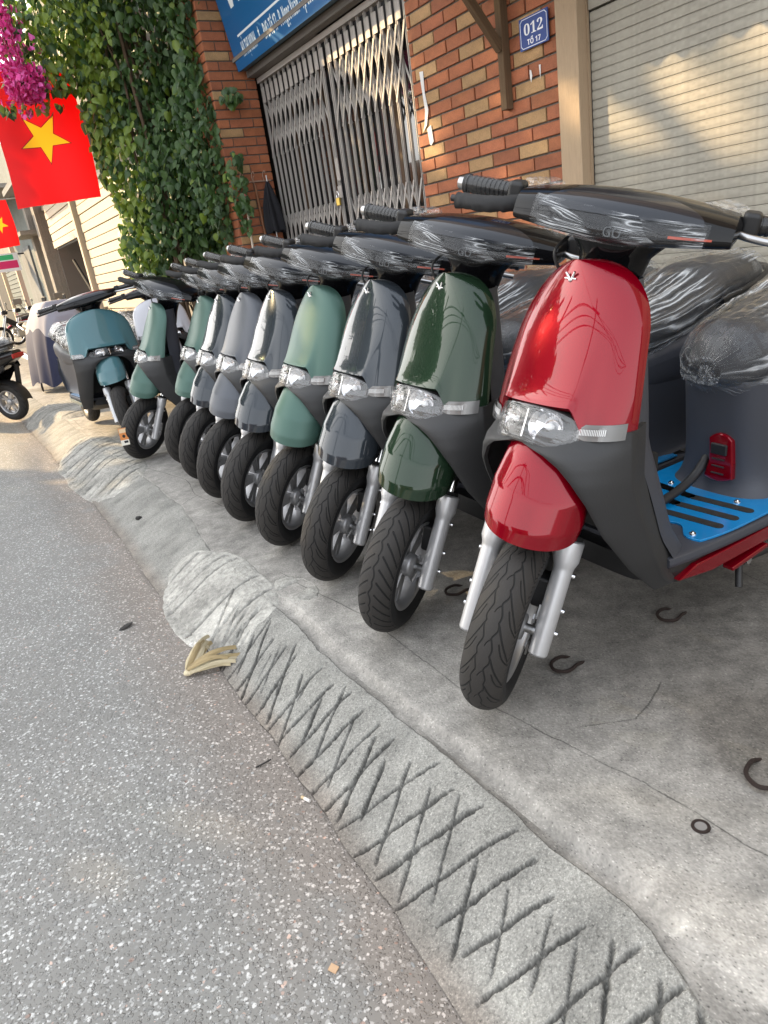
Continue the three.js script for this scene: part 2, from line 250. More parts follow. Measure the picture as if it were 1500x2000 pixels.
// trowelled cement patches on the kerb
function cementPatch(cx, cz, ax, az, rise, ribs, dir, tone, sd) {
  const out = (a) => 1 + 0.22 * (fbm(Math.cos(a) * 1.3 + sd, Math.sin(a) * 1.3, 3) - 0.5) * 2 + 0.06 * (fbm(Math.cos(a) * 7 + sd, Math.sin(a) * 7, 2) - 0.5);
  const gy = (x, z) => x < edgeX(z) ? roadY(x, z) : x > lipX(z) ? pavY(x, z) : kerbY(x, z);
  const rib = (x, z, v) => { const s = (x - cx) * Math.sin(dir) + (z - cz) * Math.cos(dir) + 0.03 * (fbm(x * 4, z * 4, 2) - 0.5), w = s * ribs, fr = Math.abs(w - Math.round(w)); return sm(0.15, 0.4, vn(Math.round(w) * 3.7, x * 4 + sd)) * (1 - sm(0.84, 0.96, v)) * (1 - sm(0.03, 0.13, fr)); };
  const g = grid((u, v) => {
    const a = u * Math.PI * 2, r = v * out(a), x = cx + ax * r * Math.cos(a), z = cz + az * r * Math.sin(a);
    let y = gy(x, z) + rise * (1 - Math.pow(v, 5)) - 0.004 * sm(0.93, 1, v);
    y -= 0.009 * rib(x, z, v); y += 0.003 * (fbm(x * 60, z * 60, 3) - 0.5);
    return [x, y, z, x / 0.8, z / 0.8];
  }, 300, 130, (u, v, p) => { const n = fbm(p[0] * 9, p[2] * 9, 4), k = tone * (0.85 + 0.5 * (n - 0.3)) * (1 - 0.5 * rib(p[0], p[2], v)); return [k, k, k * 0.985]; });
  return g;
}
const patchMat = sMat({ map: cemColor, bumpMap: gritBump, bumpScale: 0.0012, roughness: 0.92, vertexColors: true });
tag(part('cement_patch', cementPatch(0.58, -2.47, 0.20, 0.44, 0.009, 13, 0.12, 1.5, 3), patchMat), 'pale ribbed cement patch on the kerb just above the dried corn husk', 'cement patch', 'cement patches on the kerb');
tag(part('cement_patch', cementPatch(0.69, -5.25, 0.26, 1.05, 0.014, 9, 0.5, 1.25, 9), patchMat), 'grey ribbed cement patch on the kerb in front of the far scooter wheels', 'cement patch', 'cement patches on the kerb');
tag(part('cement_patch', cementPatch(0.79, -2.12, 0.065, 0.13, 0.006, 2, 0.3, 1.45, 14), patchMat), 'small pale cement dab beside the ribbed patch at the end of the kerb channel', 'cement patch', 'cement patches on the kerb');
tag(part('cement_patch', cementPatch(0.93, -8.2, 0.45, 0.8, 0.05, 7, 0.2, 1.1, 21), patchMat), 'sunlit hump of cement on the kerb beyond the teal scooter', 'cement patch', 'cement patches on the kerb');
{ // loose and half-set stone chips of the worn asphalt
  const g = new THREE.IcosahedronGeometry(1, 0), m = sMat({ roughness: 0.8 }), N = 3800, im = new THREE.InstancedMesh(g, m, N), M = new THREE.Matrix4(), q = new THREE.Quaternion(), c = new THREE.Color();
  seed = 4242;
  for (let i = 0; i < N; i++) {
    const z = -0.25 - 3.2 * Math.pow(rnd(), 1.5), x = rr(-1.3 - 0.1 * z, 0.37), r = 0.0016 + 0.0042 * Math.pow(rnd(), 3) ;
    q.setFromEuler(new THREE.Euler(rr(-0.15, 0.15), rnd() * 6.3, rr(-0.15, 0.15)));
    M.compose(V(x, roadY(x, z) + 0.0001, z), q, V(r * rr(0.8, 1.7), r * 0.32, r * rr(0.7, 1.1))); im.setMatrixAt(i, M);
    const t = lerp(0.18, 0.36, rnd()); c.setRGB(t, t * 0.99, t * 0.96); im.setColorAt(i, c);
  }
  im.name = 'stone_chips'; tag(im, 'pale stone chips set in the worn grey asphalt of the road', 'stone chips'); im.userData.kind = 'stuff'; im.castShadow = im.receiveShadow = true; scene.add(im);
}
// ---------------------------------------------------------------- scooter materials
const paintBump = dataTex(256, (u, v) => { const t = fbm(u * 90, v * 90, 2, 90); return [t, t, t]; });
function gloss(r, g, b, flake = 0.25) { return pMat({ color: lin(r, g, b), metalness: flake, roughness: 0.25, specularIntensity: 0.1, clearcoat: 0.85, clearcoatRoughness: 0.015 }); }
function satin(r, g, b) { return pMat({ color: lin(r, g, b), metalness: 0.35, roughness: 0.42, clearcoat: 0.12, clearcoatRoughness: 0.4 }); }
const PAINT = { red: gloss(0.22, 0.0, 0.008, 0.4), dkgreen: gloss(0.014, 0.032, 0.017), graphite: gloss(0.034, 0.041, 0.05, 0.3), green: satin(0.052, 0.112, 0.092), grey: satin(0.085, 0.092, 0.107), teal: gloss(0.07, 0.16, 0.18, 0.1), white: gloss(0.62, 0.62, 0.66, 0) };
const plasticGrey = sMat({ color: lin(0.024, 0.024, 0.025), roughness: 0.55, bumpMap: paintBump, bumpScale: 0.0002 });
const bodyGrey = sMat({ color: lin(0.045, 0.048, 0.06), roughness: 0.5, bumpMap: paintBump, bumpScale: 0.0002 });
const pianoBlack = pMat({ color: lin(0.003, 0.003, 0.004), roughness: 0.5, specularIntensity: 0.1, clearcoat: 0.55, clearcoatRoughness: 0.015 });
const blackPlastic = sMat({ color: lin(0.012, 0.012, 0.013), roughness: 0.5 });
const deepBlack = sMat({ color: lin(0.006, 0.006, 0.006), roughness: 0.9 });
const rubberSide = sMat({ color: lin(0.006, 0.006, 0.007), roughness: 0.62 });
const alloy = sMat({ color: lin(0.42, 0.42, 0.43), metalness: 0.75, roughness: 0.42 });
const silverPaint = sMat({ color: lin(0.55, 0.55, 0.56), metalness: 0.5, roughness: 0.36 });
const chrome = sMat({ color: lin(0.75, 0.75, 0.76), metalness: 1, roughness: 0.12 });
const steel = sMat({ color: lin(0.45, 0.45, 0.45), metalness: 1, roughness: 0.3 });
const lensMat = pMat({ color: 0xffffff, roughness: 0.03, transmission: 1, thickness: 0, ior: 1.5 });
const reflector = sMat({ color: lin(0.8, 0.8, 0.82), metalness: 1, roughness: 0.16 });
const whitePlastic = sMat({ color: lin(0.7, 0.7, 0.7), roughness: 0.35 });
const amberLens = pMat({ color: lin(0.85, 0.8, 0.74), roughness: 0.15, clearcoat: 1 });
const leather = sMat({ color: lin(0.02, 0.021, 0.025), roughness: 0.5, bumpMap: paintBump, bumpScale: 0.0006 });
const matBlue = pMat({ color: lin(0.0, 0.26, 0.64), roughness: 0.28, clearcoat: 0.8, clearcoatRoughness: 0.12, metalness: 0.25, bumpMap: dataTex(256, (u, v) => { const t = crumple(u * 5, v * 5); return [t, t, t]; }), bumpScale: 0.0012 });
const gripPatch = sMat({ color: lin(0.02, 0.018, 0.017), roughness: 0.7, bumpMap: dataTex(256, (u, v) => { const a = Math.abs(((u * 6) % 1) - 0.5) * 2, t = ((v * 5 + a * 2.0) % 0.5) < 0.24 ? 1 : 0; return [t, t, t]; }), bumpScale: 0.0015 });
const streak = (n, fu, fv) => dataTex(n, (u, v) => { const w = 0.35 * fbm(u * 4, v * 4, 3, 4), s = Math.abs(2 * vn(u * fu + w * 6, v * fv, 0) - 1), s2 = Math.abs(2 * vn(u * fu * 2.3 + w * 9 + 5, v * fv * 2 + 2, 0) - 1), t = 0.6 * Math.pow(1 - s, 3) + 0.4 * Math.pow(1 - s2, 4); return [t, t, t]; });
// clear film with pulled creases: streak direction along v
const filmBump = streak(512, 34, 5), filmStreak = dataTex(512, (u, v) => { const w = 0.4 * fbm(u * 3, v * 3, 3, 3), s = Math.abs(2 * vn(u * 80 + w * 9, v * 5) - 1), p = fbm(u * 5 + 3, v * 3, 3); const t = Math.pow(1 - s, 6) * sm(0.36, 0.58, p) * 0.85; const q = 0.02 + t; return [q, q, q]; });
const film = pMat({ color: 0xffffff, roughness: 0.09, transmission: 1, thickness: 0, ior: 1.27, bumpMap: filmBump, bumpScale: 0.003 });
const thinFilm = pMat({ color: 0xffffff, roughness: 0.06, transmission: 1, thickness: 0, ior: 1.3 });
const filmWhite = sMat({ color: lin(0.52, 0.54, 0.56), roughness: 0.5, alphaMap: filmStreak, transparent: true, side: THREE.DoubleSide });  // white streaks put the gleam of the creases into the colour
const looseFilm = pMat({ color: 0xffffff, roughness: 0.05, transmission: 0.97, thickness: 0, ior: 1.6, side: THREE.DoubleSide });

// tyre: one sheet of revolution whose tread texture runs along the rim
function treadTex(kind) {
  const draw = (map) => canvasTex(2048, 256, (c, W, Hh) => {
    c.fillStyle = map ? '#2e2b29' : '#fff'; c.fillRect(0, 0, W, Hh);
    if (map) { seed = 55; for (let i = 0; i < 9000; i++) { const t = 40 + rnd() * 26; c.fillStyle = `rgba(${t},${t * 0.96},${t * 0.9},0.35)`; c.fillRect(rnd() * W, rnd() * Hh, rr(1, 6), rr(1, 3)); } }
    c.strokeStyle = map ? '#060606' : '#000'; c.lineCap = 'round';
    const n = 18, P = W / n;
    for (let k = -1; k <= n; k++) {
      const x0 = k * P;
      const path = (pts, w) => { c.lineWidth = w; c.beginPath(); pts.forEach((p, i) => i ? c.bezierCurveTo(x0 + p[0] * P, p[1] * Hh, x0 + p[2] * P, p[3] * Hh, x0 + p[4] * P, p[5] * Hh) : c.moveTo(x0 + p[0] * P, p[1] * Hh)); c.stroke(); };
      if (kind === 0) {
        path([[0, 0.40], [0.3, 0.32, 0.35, 0.46, 0.5, 0.44], [0.7, 0.40, 0.8, 0.36, 1, 0.40]], 6);
        path([[0, 0.61], [0.2, 0.66, 0.4, 0.56, 0.55, 0.58], [0.75, 0.62, 0.85, 0.66, 1, 0.61]], 6);
        path([[0.1, 0.37], [0.5, 0.28, 0.7, 0.2, 1.15, 0.06]], 6.5); path([[0.6, 0.30], [0.9, 0.24, 1.1, 0.2, 1.3, 0.03]], 5);
        path([[0.1, 0.63], [0.5, 0.72, 0.7, 0.8, 1.15, 0.94]], 6.5); path([[0.6, 0.70], [0.9, 0.76, 1.1, 0.8, 1.3, 0.97]], 5);
        path([[0.5, 0.44], [0.55, 0.47, 0.58, 0.5, 0.72, 0.52]], 4);
      } else {
        path([[0, 0.5], [0.25, 0.42, 0.4, 0.56, 0.5, 0.53], [0.7, 0.46, 0.8, 0.46, 1, 0.5]], 8);
        for (const o of [0, 0.5]) for (const s of [-1, 1]) path([[o, 0.5 + s * 0.1], [o + 0.2, 0.5 + s * 0.22, o + 0.35, 0.5 + s * 0.3, o + 0.75, 0.5 + s * 0.47]], 8);
      }
    }
    c.lineWidth = 3; for (let k = 0; k < 90; k++) { const x = k * W / 90; for (const y of [0.015, 0.985]) { c.beginPath(); c.moveTo(x, y * Hh); c.lineTo(x + 12, (y + (y < 0.5 ? 0.03 : -0.03)) * Hh); c.stroke(); } }
  }, map);
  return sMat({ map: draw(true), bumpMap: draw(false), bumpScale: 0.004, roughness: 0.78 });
}
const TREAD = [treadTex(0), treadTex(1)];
const RAKE = 24 * Math.PI / 180, AX = V(0, 0.21, 0), UP = V(Math.sin(RAKE), Math.cos(RAKE), 0);
function steerMatrix(deg) { return new THREE.Matrix4().makeTranslation(AX.x, AX.y, AX.z).multiply(new THREE.Matrix4().makeRotationAxis(UP, deg * Math.PI / 180)).multiply(new THREE.Matrix4().makeTranslation(-AX.x, -AX.y, -AX.z)); }
function wheelGeo(R, w, rim) { // tread sheet and sidewalls about the z axis, centre at the origin
  const prof = (t) => { const a = t * 1.18; return [R - 0.034 * (1 - Math.cos(a)) * 1.6, w * Math.sin(a) / Math.sin(1.18)]; };
  const tread = grid((u, v) => { const p = prof(v * 2 - 1), a = u * Math.PI * 2; return [p[0] * Math.cos(a), p[0] * Math.sin(a), p[1], u, v]; }, 128, 18);
  const e = prof(1), side = [];
  for (const s of [-1, 1]) side.push(grid((u, v) => { const a = u * Math.PI * 2 * s, r = lerp(e[0], rim, v), z = s * (e[1] + 0.004 * Math.sin(v * 3.14) - 0.014 * v * v); return [r * Math.cos(a), r * Math.sin(a), z]; }, 96, 6));
  return { tread, side: merge(side) };
}
function rimGeo(rim, w) {
  const g = [], pr = [[rim, w * 0.78], [rim - 0.006, w * 0.82], [rim - 0.014, w * 0.7], [rim - 0.02, w * 0.3], [rim - 0.02, -w * 0.3], [rim - 0.014, -w * 0.7], [rim - 0.006, -w * 0.82], [rim, -w * 0.78]];
  const l = lathe(pr, 64); l.rotateX(Math.PI / 2); g.push(l);
  const hub = lathe([[0.001, w * 0.8], [0.03, w * 0.78], [0.035, w * 0.5], [0.035, -w * 0.5], [0.03, -w * 0.8], [0.001, -w * 0.8]], 24); hub.rotateX(Math.PI / 2); g.push(hub);
  for (let k = 0; k < 5; k++) for (const s of [-0.17, 0.17]) {
    const a = k / 5 * 6.2832, r0 = 0.03, r1 = rim - 0.016, sp = poly([[r0, -0.012], [r1, -0.007], [r1, 0.011], [r0, 0.012]]), q = ext(sp, w * 0.5, 0.002); q.translate(0, 0, -w * 0.25); q.rotateZ(a + s); g.push(q);
  }
  return merge(g);
}
function discGeo(r0, r1, n) {
  const s = new THREE.Shape(); s.absarc(0, 0, r1, 0, 6.2832); const h = new THREE.Path(); h.absarc(0, 0, r0, 0, 6.2832); s.holes.push(h);
  for (let k = 0; k < n; k++) for (let j = 0; j < 3; j++) { const a = (k + j * 0.33) / n * 6.2832, r = lerp(r0, r1, 0.25 + j * 0.25), p = new THREE.Path(); p.absarc(r * Math.cos(a), r * Math.sin(a), 0.0032, 0, 6.2832); s.holes.push(p); }
  const d = ext(s, 0.004, 0, 6), g = [d];
  for (let k = 0; k < 5; k++) { const a = k / 5 * 6.28; g.push(beam([0.03 * Math.cos(a), 0.03 * Math.sin(a), 0.002], [r0 * Math.cos(a + 0.3), r0 * Math.sin(a + 0.3), 0.002], 0.012, 0.004)); }
  return merge(g);
}
function crumpleBlob(r, sx, sy, sz, sd) {
  const g = new THREE.IcosahedronGeometry(r, 4), p = g.attributes.position;
  for (let i = 0; i < p.count; i++) { const x = p.getX(i), y = p.getY(i), z = p.getZ(i), k = 0.62 + 0.75 * crumple(x / r * 1.9 + sd, y / r * 1.9 + z / r * 1.4); p.setXYZ(i, x * k * sx, y * k * sy, z * k * sz); }
  g.computeVertexNormals(); return g;
}
const hollow = (fn, nu, nv) => grid(fn, nu, nv); // closed loops
function loopLoft(sec, nu, nv, cap = true) { // sec(v) -> {c:[x,y,z0], hw, hh, n, tilt}: superellipse sections across z, along v
  const P = (u, v) => { const s = sec(v), a = u * Math.PI * 2, ca = Math.cos(a), sa = Math.sin(a), n = 2 / (s.n || 2), z = Math.sign(ca) * Math.pow(Math.abs(ca), n) * s.hw, y = Math.sign(sa) * Math.pow(Math.abs(sa), n) * (sa > 0 ? s.hh : (s.hb ?? s.hh)); return [s.x + y * (s.sh || 0), s.y + y, (s.z || 0) + z]; };
  const g = [grid(P, nu, nv)];
  if (cap) for (const v of [0, 1]) { const s = sec(v); g.push(grid((u, w) => { const p = P(v ? 1 - u : u, v); return [lerp(s.x, p[0], w), lerp(s.y, p[1], w), lerp(s.z || 0, p[2], w)]; }, nu, 2)); }
  return merge(g);
}

const font = await new FontLoader().loadAsync('fonts/droid/droid_sans_regular.typeface.json');

// ---------------------------------------------------------------- the scooter
// local axes: x runs to the rear, y up, z to the rider's left; the origin is the front tyre's contact
function makeScooter(opt) {
  const S = steerMatrix(opt.steer), o = base('electric_scooter');
  const st = (g) => { g = Array.isArray(g) ? merge(g) : g; g.applyMatrix4(S); return g; };
  const paint = opt.paint, wide = opt.wide || 0;
  // front shield
  const sx = (v) => lerp(0.092, 0.228, v) - 0.010 * Math.sin(v * Math.PI), y0 = 0.652, y1 = 0.978;
  const sw = (v) => { const b = (0.19 + wide) * (1 - (wide ? 0.16 : 0.27) * Math.pow(v, 1.4)), t = clamp((v - 0.52) / 0.48); return b * Math.pow(1 - Math.pow(t, 2.5), 0.46); };
  const sw2 = (v) => Math.pow(1 - Math.pow(clamp((v - 0.52) / 0.48), 2.5), 0.46);
  const shieldPt = (u, v, off = 0) => {
    const w = sw(v), ph = Math.abs(u) * Math.PI / 2, q = 2 / 2.25, z = Math.sign(u) * w * Math.pow(Math.sin(ph), q), ww = lerp(0.10, 0.085, v) * Math.pow(sw2(v), 0.75);
    const cut = 0.058 * (1 - sm(0.095, 0.128, Math.abs(z) - (opt.wide ? 0.045 : 0))) * Math.pow(1 - v, 4); return [sx(v) - off + ww * (1 - Math.pow(Math.max(0, Math.cos(ph)), q)), lerp(y0, y1, v) + cut + off * 0.3, z * (1 + off * 1.2)];
  };
  const vv = (v) => 1 - Math.pow(1 - v, 1.7);
  const sh = part('front_shield', shell((u, v) => shieldPt(u * 2 - 1, vv(v)), 72, 48, 0.012), paint, o);
  if (!opt.plain) { const em = part('emblem', [rod([0, -0.016, -0.009], [0.001, 0.016, 0.011], 0.0025), rod([0, 0.015, -0.012], [0.001, -0.012, 0.01], 0.0025), rod([0, 0.004, -0.015], [0, 0.002, 0.015], 0.002), new THREE.SphereGeometry(0.005, 8, 6)], chrome, sh); em.position.set(sx(0.9) - 0.002, lerp(y0, y1, 0.885), 0); }
  // lower leg shield with the wheel arch
  const T = { za: [0.25, 0.172, 0.33, 0.17, 0.437, 0.163, 0.52, 0.152, 0.565, 0.136, 0.6, 0.108, 0.622, 0.074, 0.634, 0.03, 0.638, 0], xa: [0.25, 0.29, 0.33, 0.208, 0.437, 0.128, 0.556, 0.07, 0.62, 0.048, 0.638, 0.045, 0.66, 0.09, 0.70, 0.105], xb: [0.25, 0.335, 0.281, 0.301, 0.36, 0.25, 0.483, 0.195, 0.547, 0.173, 0.70, 0.172] };
  const W0 = 0.192 + wide * 0.9;
  const flank = (s) => shell((u, v) => {
    const y = lerp(0.25, 0.662, v), za = pw(T.za, y), xa = pw(T.xa, y), xb = pw(T.xb, y), w = W0 * (1 - 0.07 * sm(0.36, 0.25, y));
    const q = Math.min(u, 0.75) / 0.75, e = clamp((u - 0.75) / 0.25);
    return [lerp(xa, xb, Math.pow(q, 1.7)) + 0.06 * e * e + 0.01 * e, y, s * (lerp(za, w, Math.pow(q, 0.8)) + 0.004 * Math.sin(e * 3.14) - 0.02 * e * e)];
  }, 24, 40, s * 0.01);
  const ls = part('leg_shield', [flank(1), flank(-1)], plasticGrey, o);
  part('inner_panel', [grid((u, v) => { const y = lerp(0.29, 0.93, v), w = lerp(0.18 + wide * 0.8, 0.105 + wide * 0.7, v * v), z = (u * 2 - 1) * w; return [pw([0.29, 0.45, 0.38, 0.39, 0.6, 0.32, 0.93, 0.345], y) - 0.09 * Math.pow(Math.abs(u * 2 - 1), 8), y, z]; }, 24, 24)], bodyGrey, o);
  part('wheel_well', [grid((u, v) => { const a = lerp(0.15, 1.5, v), z = (u * 2 - 1) * 0.155 * sm(-0.5, 0.9, a); return [0.06 + 0.22 * Math.sin(a), 0.34 + 0.29 * Math.cos(a), z]; }, 4, 16), box(0.06, 0.2, 0.26, 0.31, 0.46, 0)], deepBlack, o);
  // belly pan and floor
  part('belly_pan', [loopLoft((v) => ({ x: lerp(0.27, 1.0, v), y: pw([0, 0.285, 0.12, 0.267, 1, 0.267], v), hw: pw([0, 0.15, 0.1, 0.176, 1, 0.17], v), hh: 0.035, hb: pw([0, 0.02, 0.15, 0.05, 1, 0.055], v), n: 4 }), 28, 14)], blackPlastic, o);
  const flW = (v) => pw([0, 0.182, 0.25, 0.19, 0.7, 0.198, 1, 0.19], v);
  const fl = part('floorboard', loopLoft((v) => ({ x: lerp(0.33, 1.02, v), y: 0.289 + 0.012 * Math.pow(1 - v, 6), hw: flW(v), hh: 0.018, hb: 0.012, n: 7 }), 32, 18), bodyGrey, o);
  const ms = new THREE.Shape(); ms.moveTo(0.46, -0.165); ms.bezierCurveTo(0.43, -0.10, 0.53, -0.11, 0.50, -0.05); ms.lineTo(0.50, 0.05); ms.bezierCurveTo(0.53, 0.11, 0.43, 0.10, 0.46, 0.165); ms.quadraticCurveTo(0.52, 0.182, 0.62, 0.183); ms.lineTo(0.96, 0.186); ms.lineTo(0.96, 0.13); ms.bezierCurveTo(0.87, 0.14, 0.76, 0.13, 0.725, 0.04); ms.lineTo(0.725, -0.04); ms.bezierCurveTo(0.76, -0.13, 0.87, -0.14, 0.96, -0.13); ms.lineTo(0.96, -0.186); ms.lineTo(0.62, -0.183); ms.closePath();
  const mg = ext(ms, 0.004, 0.0012, 10); mg.rotateX(Math.PI / 2); mg.translate(0.0, 0.3135, 0);
  { const uv = mg.attributes.uv, p = mg.attributes.position; for (let i = 0; i < uv.count; i++) uv.setXY(i, p.getX(i) * 3, p.getZ(i) * 3); }
  const fm = part('floor_mat', mg, matBlue, o);
  for (let k = 0; k < 3; k++) { const s = new THREE.Shape(), L = 0.072, r = 0.0125; s.absarc(L, 0, r, -1.5708, 1.5708); s.absarc(-L, 0, r, 1.5708, 4.7124); const g = ext(s, 0.002, 0.0006, 8); g.rotateX(Math.PI / 2); g.rotateY(Math.PI / 2 + 0.1); const uv = g.attributes.uv, p = g.attributes.position; for (let i = 0; i < uv.count; i++) uv.setXY(i, p.getZ(i) * 9, p.getX(i) * 18); g.translate(0.545 + k * 0.062, 0.3162, 0.078); part('grip_strip', g, gripPatch, fm); const g2 = g.clone(); g2.scale(1, 1, -1); part('grip_strip', g2, gripPatch, fm); }
  for (const [bx, bz] of [[0.475, 0.135], [0.475, -0.135], [0.705, 0.10], [0.705, -0.10]]) part('bolt', [rod([bx, 0.313, bz], [bx, 0.318, bz], 0.009, 0.008), rod([bx, 0.318, bz], [bx, 0.322, bz], 0.005, 0.004, 6)], chrome, fm);
  part('floor_rail', tube([[0.36, 0.36, -0.02], [0.45, 0.327, -0.02], [0.58, 0.33, -0.02], [0.69, 0.36, -0.02], [0.75, 0.41, -0.02]], 0.012), blackPlastic, o);
  for (const s of [-1, 1]) part('side_trim', ext(poly([[0.36, 0.255], [0.42, 0.27], [1.02, 0.275], [1.02, 0.242], [0.48, 0.238]]), 0.012, 0.003), paint, o).position.z = s > 0 ? 0.176 : -0.188;
  const ss = part('side_stand', [rod([0.64, 0.195, 0.165], [1.0, 0.185, 0.19], 0.011), rod([0.63, 0.2, 0.165], [0.6, 0.14, 0.19], 0.009), box(0.06, 0.06, 0.03, 0.64, 0.2, 0.15, 0.006)], blackPlastic, o); part('pivot_bolt', [rod([0.645, 0.198, 0.16], [0.645, 0.198, 0.184], 0.015, 0.012, 6)], chrome, ss);
  part('stand_bracket', [beam([0.56, 0.208, 0.18], [0.70, 0.226, 0.182], 0.012, 0.03, 0.003)], paint, o);
  // seat column, rear body
  part('seat_column', grid((u, v) => { // rounded U-shaped front running back along both sides
    const y = lerp(0.306, 0.625, v), f = 0.03 * Math.pow(1 - v, 9), xf = lerp(0.745, 0.715, v) - f, w = lerp(0.125, 0.128, v) + f, L = 0.62; const q = u * 2 - 1, a = Math.abs(q);
    if (a < 0.5) { const th = a / 0.5 * Math.PI / 2, n = 0.72; return [xf + 0.12 * (1 - Math.pow(Math.cos(th), n)), y, Math.sign(q) * w * Math.pow(Math.sin(th), n)]; }
    const t = (a - 0.5) / 0.5; return [xf + 0.12 + t * L, Math.max(y, pw([0, 0.30, 0.4, 0.33, 0.7, 0.5, 1, 0.58], t)), Math.sign(q) * (w + 0.035 * sm(0, 0.5, t) - 0.05 * sm(0.6, 1, t))];
  }, 80, 24), bodyGrey, o);
  part('rear_body', loopLoft((v) => ({ x: lerp(0.8, 1.58, v), y: pw([0, 0.60, 0.5, 0.655, 1, 0.70], v), hw: pw([0, 0.12, 0.3, 0.165, 0.7, 0.16, 1, 0.07], v), hh: pw([0, 0.05, 0.5, 0.075, 1, 0.06], v), hb: pw([0, 0.1, 0.35, 0.14, 0.7, 0.12, 1, 0.03], v), n: 3 }), 36, 20), bodyGrey, o);
  { const fp = part('bag_hook', ext((() => { const q = new THREE.Shape(); q.moveTo(-0.028, 0.06); q.quadraticCurveTo(0, 0.09, 0.028, 0.06); q.lineTo(0.034, 0.0); q.lineTo(0.036, -0.04); q.quadraticCurveTo(0, -0.06, -0.036, -0.045); q.lineTo(-0.024, 0.0); q.closePath(); return q; })(), 0.012, 0.004), paint, o); fp.position.set(0.737, 0.405, 0.028); fp.rotation.y = -Math.PI / 2;
    for (let k = 0; k < 3; k++) part('rib', box(0.036, 0.004, 0.006, 0, 0.008 - 0.02 * k, 0.017, 0.0015), blackPlastic, fp); part('hinge', box(0.046, 0.03, 0.016, 0, 0.036, 0.014, 0.004), blackPlastic, fp); }
  // seat and its film
  const seatSec = (v, off) => ({ x: lerp(0.69 - off, 1.52 + off, v), y: pw([0, 0.645, 0.08, 0.66, 0.4, 0.715, 0.62, 0.765, 1, 0.80], v), hw: (pw([0, 0.03, 0.03, 0.075, 0.1, 0.108, 0.35, 0.142, 0.75, 0.15, 0.93, 0.115, 1, 0.04], v)) + off, hh: pw([0, 0.03, 0.04, 0.07, 0.1, 0.09, 0.4, 0.082, 0.55, 0.09, 0.68, 0.105, 0.9, 0.085, 1, 0.03], v) + off, hb: pw([0, 0.02, 0.05, 0.06, 0.1, 0.07, 0.4, 0.055, 1, 0.03], v) + off * 0.4, n: 2.7 });
  part('seat', loopLoft((v) => seatSec(v, 0), 48, 48), leather, o);
  const wrap = (off, sd) => { const g = loopLoft((v) => seatSec(v, off), 150, 130), p = g.attributes.position, n = g.attributes.normal; for (let i = 0; i < p.count; i++) { const x = p.getX(i), y = p.getY(i), z = p.getZ(i), t = crumple(x * 13 + sd, z * 22 + y * 16) + 0.4 * crumple(x * 40, z * 46 + y * 44 + sd), k = 0.013 * (t - 0.55); p.setXYZ(i, x + n.getX(i) * k, y + n.getY(i) * k, z + n.getZ(i) * k); } const q = mergeVertices(g, 1e-5); q.computeVertexNormals(); return q; };
  const sf = part('seat_film', wrap(0.012, 2), film, o); part('film_crease_gleam', wrap(0.0155, 5), filmWhite, sf);
  part('grab_rail', tube([[1.18, 0.76, 0.155], [1.4, 0.80, 0.15], [1.53, 0.82, 0.07], [1.53, 0.82, -0.07], [1.4, 0.80, -0.15], [1.18, 0.76, -0.155]], 0.012, 40), blackPlastic, o);
  part('tail_light', box(0.03, 0.05, 0.16, 1.585, 0.70, 0, 0.012), sMat({ color: lin(0.35, 0.01, 0.01), roughness: 0.2 }), o);
  // rear wheel
  const R = 0.21, fw = wheelGeo(R, 0.05, 0.132), fr = rimGeo(0.134, 0.052);
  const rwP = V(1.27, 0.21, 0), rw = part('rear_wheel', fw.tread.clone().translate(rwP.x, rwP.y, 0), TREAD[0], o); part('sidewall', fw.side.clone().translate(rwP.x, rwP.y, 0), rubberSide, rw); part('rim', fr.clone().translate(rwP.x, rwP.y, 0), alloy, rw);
  part('rear_fender', shell((u, v) => { const a = lerp(-0.9, 1.5, v), z = (u * 2 - 1); return [1.27 + 0.245 * Math.sin(a), 0.21 + 0.245 * Math.cos(a) - 0.02 * z * z, z * 0.065]; }, 8, 24, 0.004), blackPlastic, o);
  part('swing_arm', [beam([0.9, 0.26, -0.09], [1.3, 0.21, -0.085], 0.05, 0.035, 0.01), rod([1.42, 0.6, -0.1], [1.33, 0.24, -0.1], 0.028, 0.028)], blackPlastic, o);
  // front wheel, fork and fender turn with the bars
  const wp = (g) => { g.rotateZ(0.4); g.translate(AX.x, AX.y, 0); return st(g); };
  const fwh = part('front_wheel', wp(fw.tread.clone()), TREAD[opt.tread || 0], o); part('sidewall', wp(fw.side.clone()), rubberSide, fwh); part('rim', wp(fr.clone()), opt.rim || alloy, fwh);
  part('brake_disc', wp(discGeo(0.062, 0.1, 20).translate(0, 0, 0.056)), steel, fwh);
  const ux = Math.sin(RAKE), uy = Math.cos(RAKE), pt = (d, z, off = 0) => [AX.x + ux * d + off, AX.y + uy * d, z];
  for (const s of [-1, 1]) {
    const z = s * 0.085, leg = part('fork_leg', st([lathe([[0.001, -0.052], [0.02, -0.052], [0.0225, -0.046], [0.0225, 0.155], [0.024, 0.165], [0.0295, 0.18], [0.0295, 0.222], [0.027, 0.228], [0.001, 0.228]], 28).applyMatrix4(new THREE.Matrix4().makeRotationZ(-RAKE)).translate(AX.x, AX.y, z)]), silverPaint, o);
    part('stanchion', st([rod(pt(0.22, z), pt(0.42, z), 0.0155)]), chrome, leg); part('dust_seal', st([rod(pt(0.226, z), pt(0.238, z), 0.0245, 0.022)]), deepBlack, leg);
    const bolts = []; for (const [d, k] of [[0.14, 1], [0.055, 1], [0.0, 1]]) bolts.push(rod(pt(d, z + s * 0.018, 0.014), pt(d, z + s * 0.029, 0.014), 0.0065, 0.006, 6)); part('bolt', st(bolts), chrome, leg);
  }
  part('axle', st([rod([0, 0.21, -0.095], [0, 0.21, 0.095], 0.011)]), steel, o);
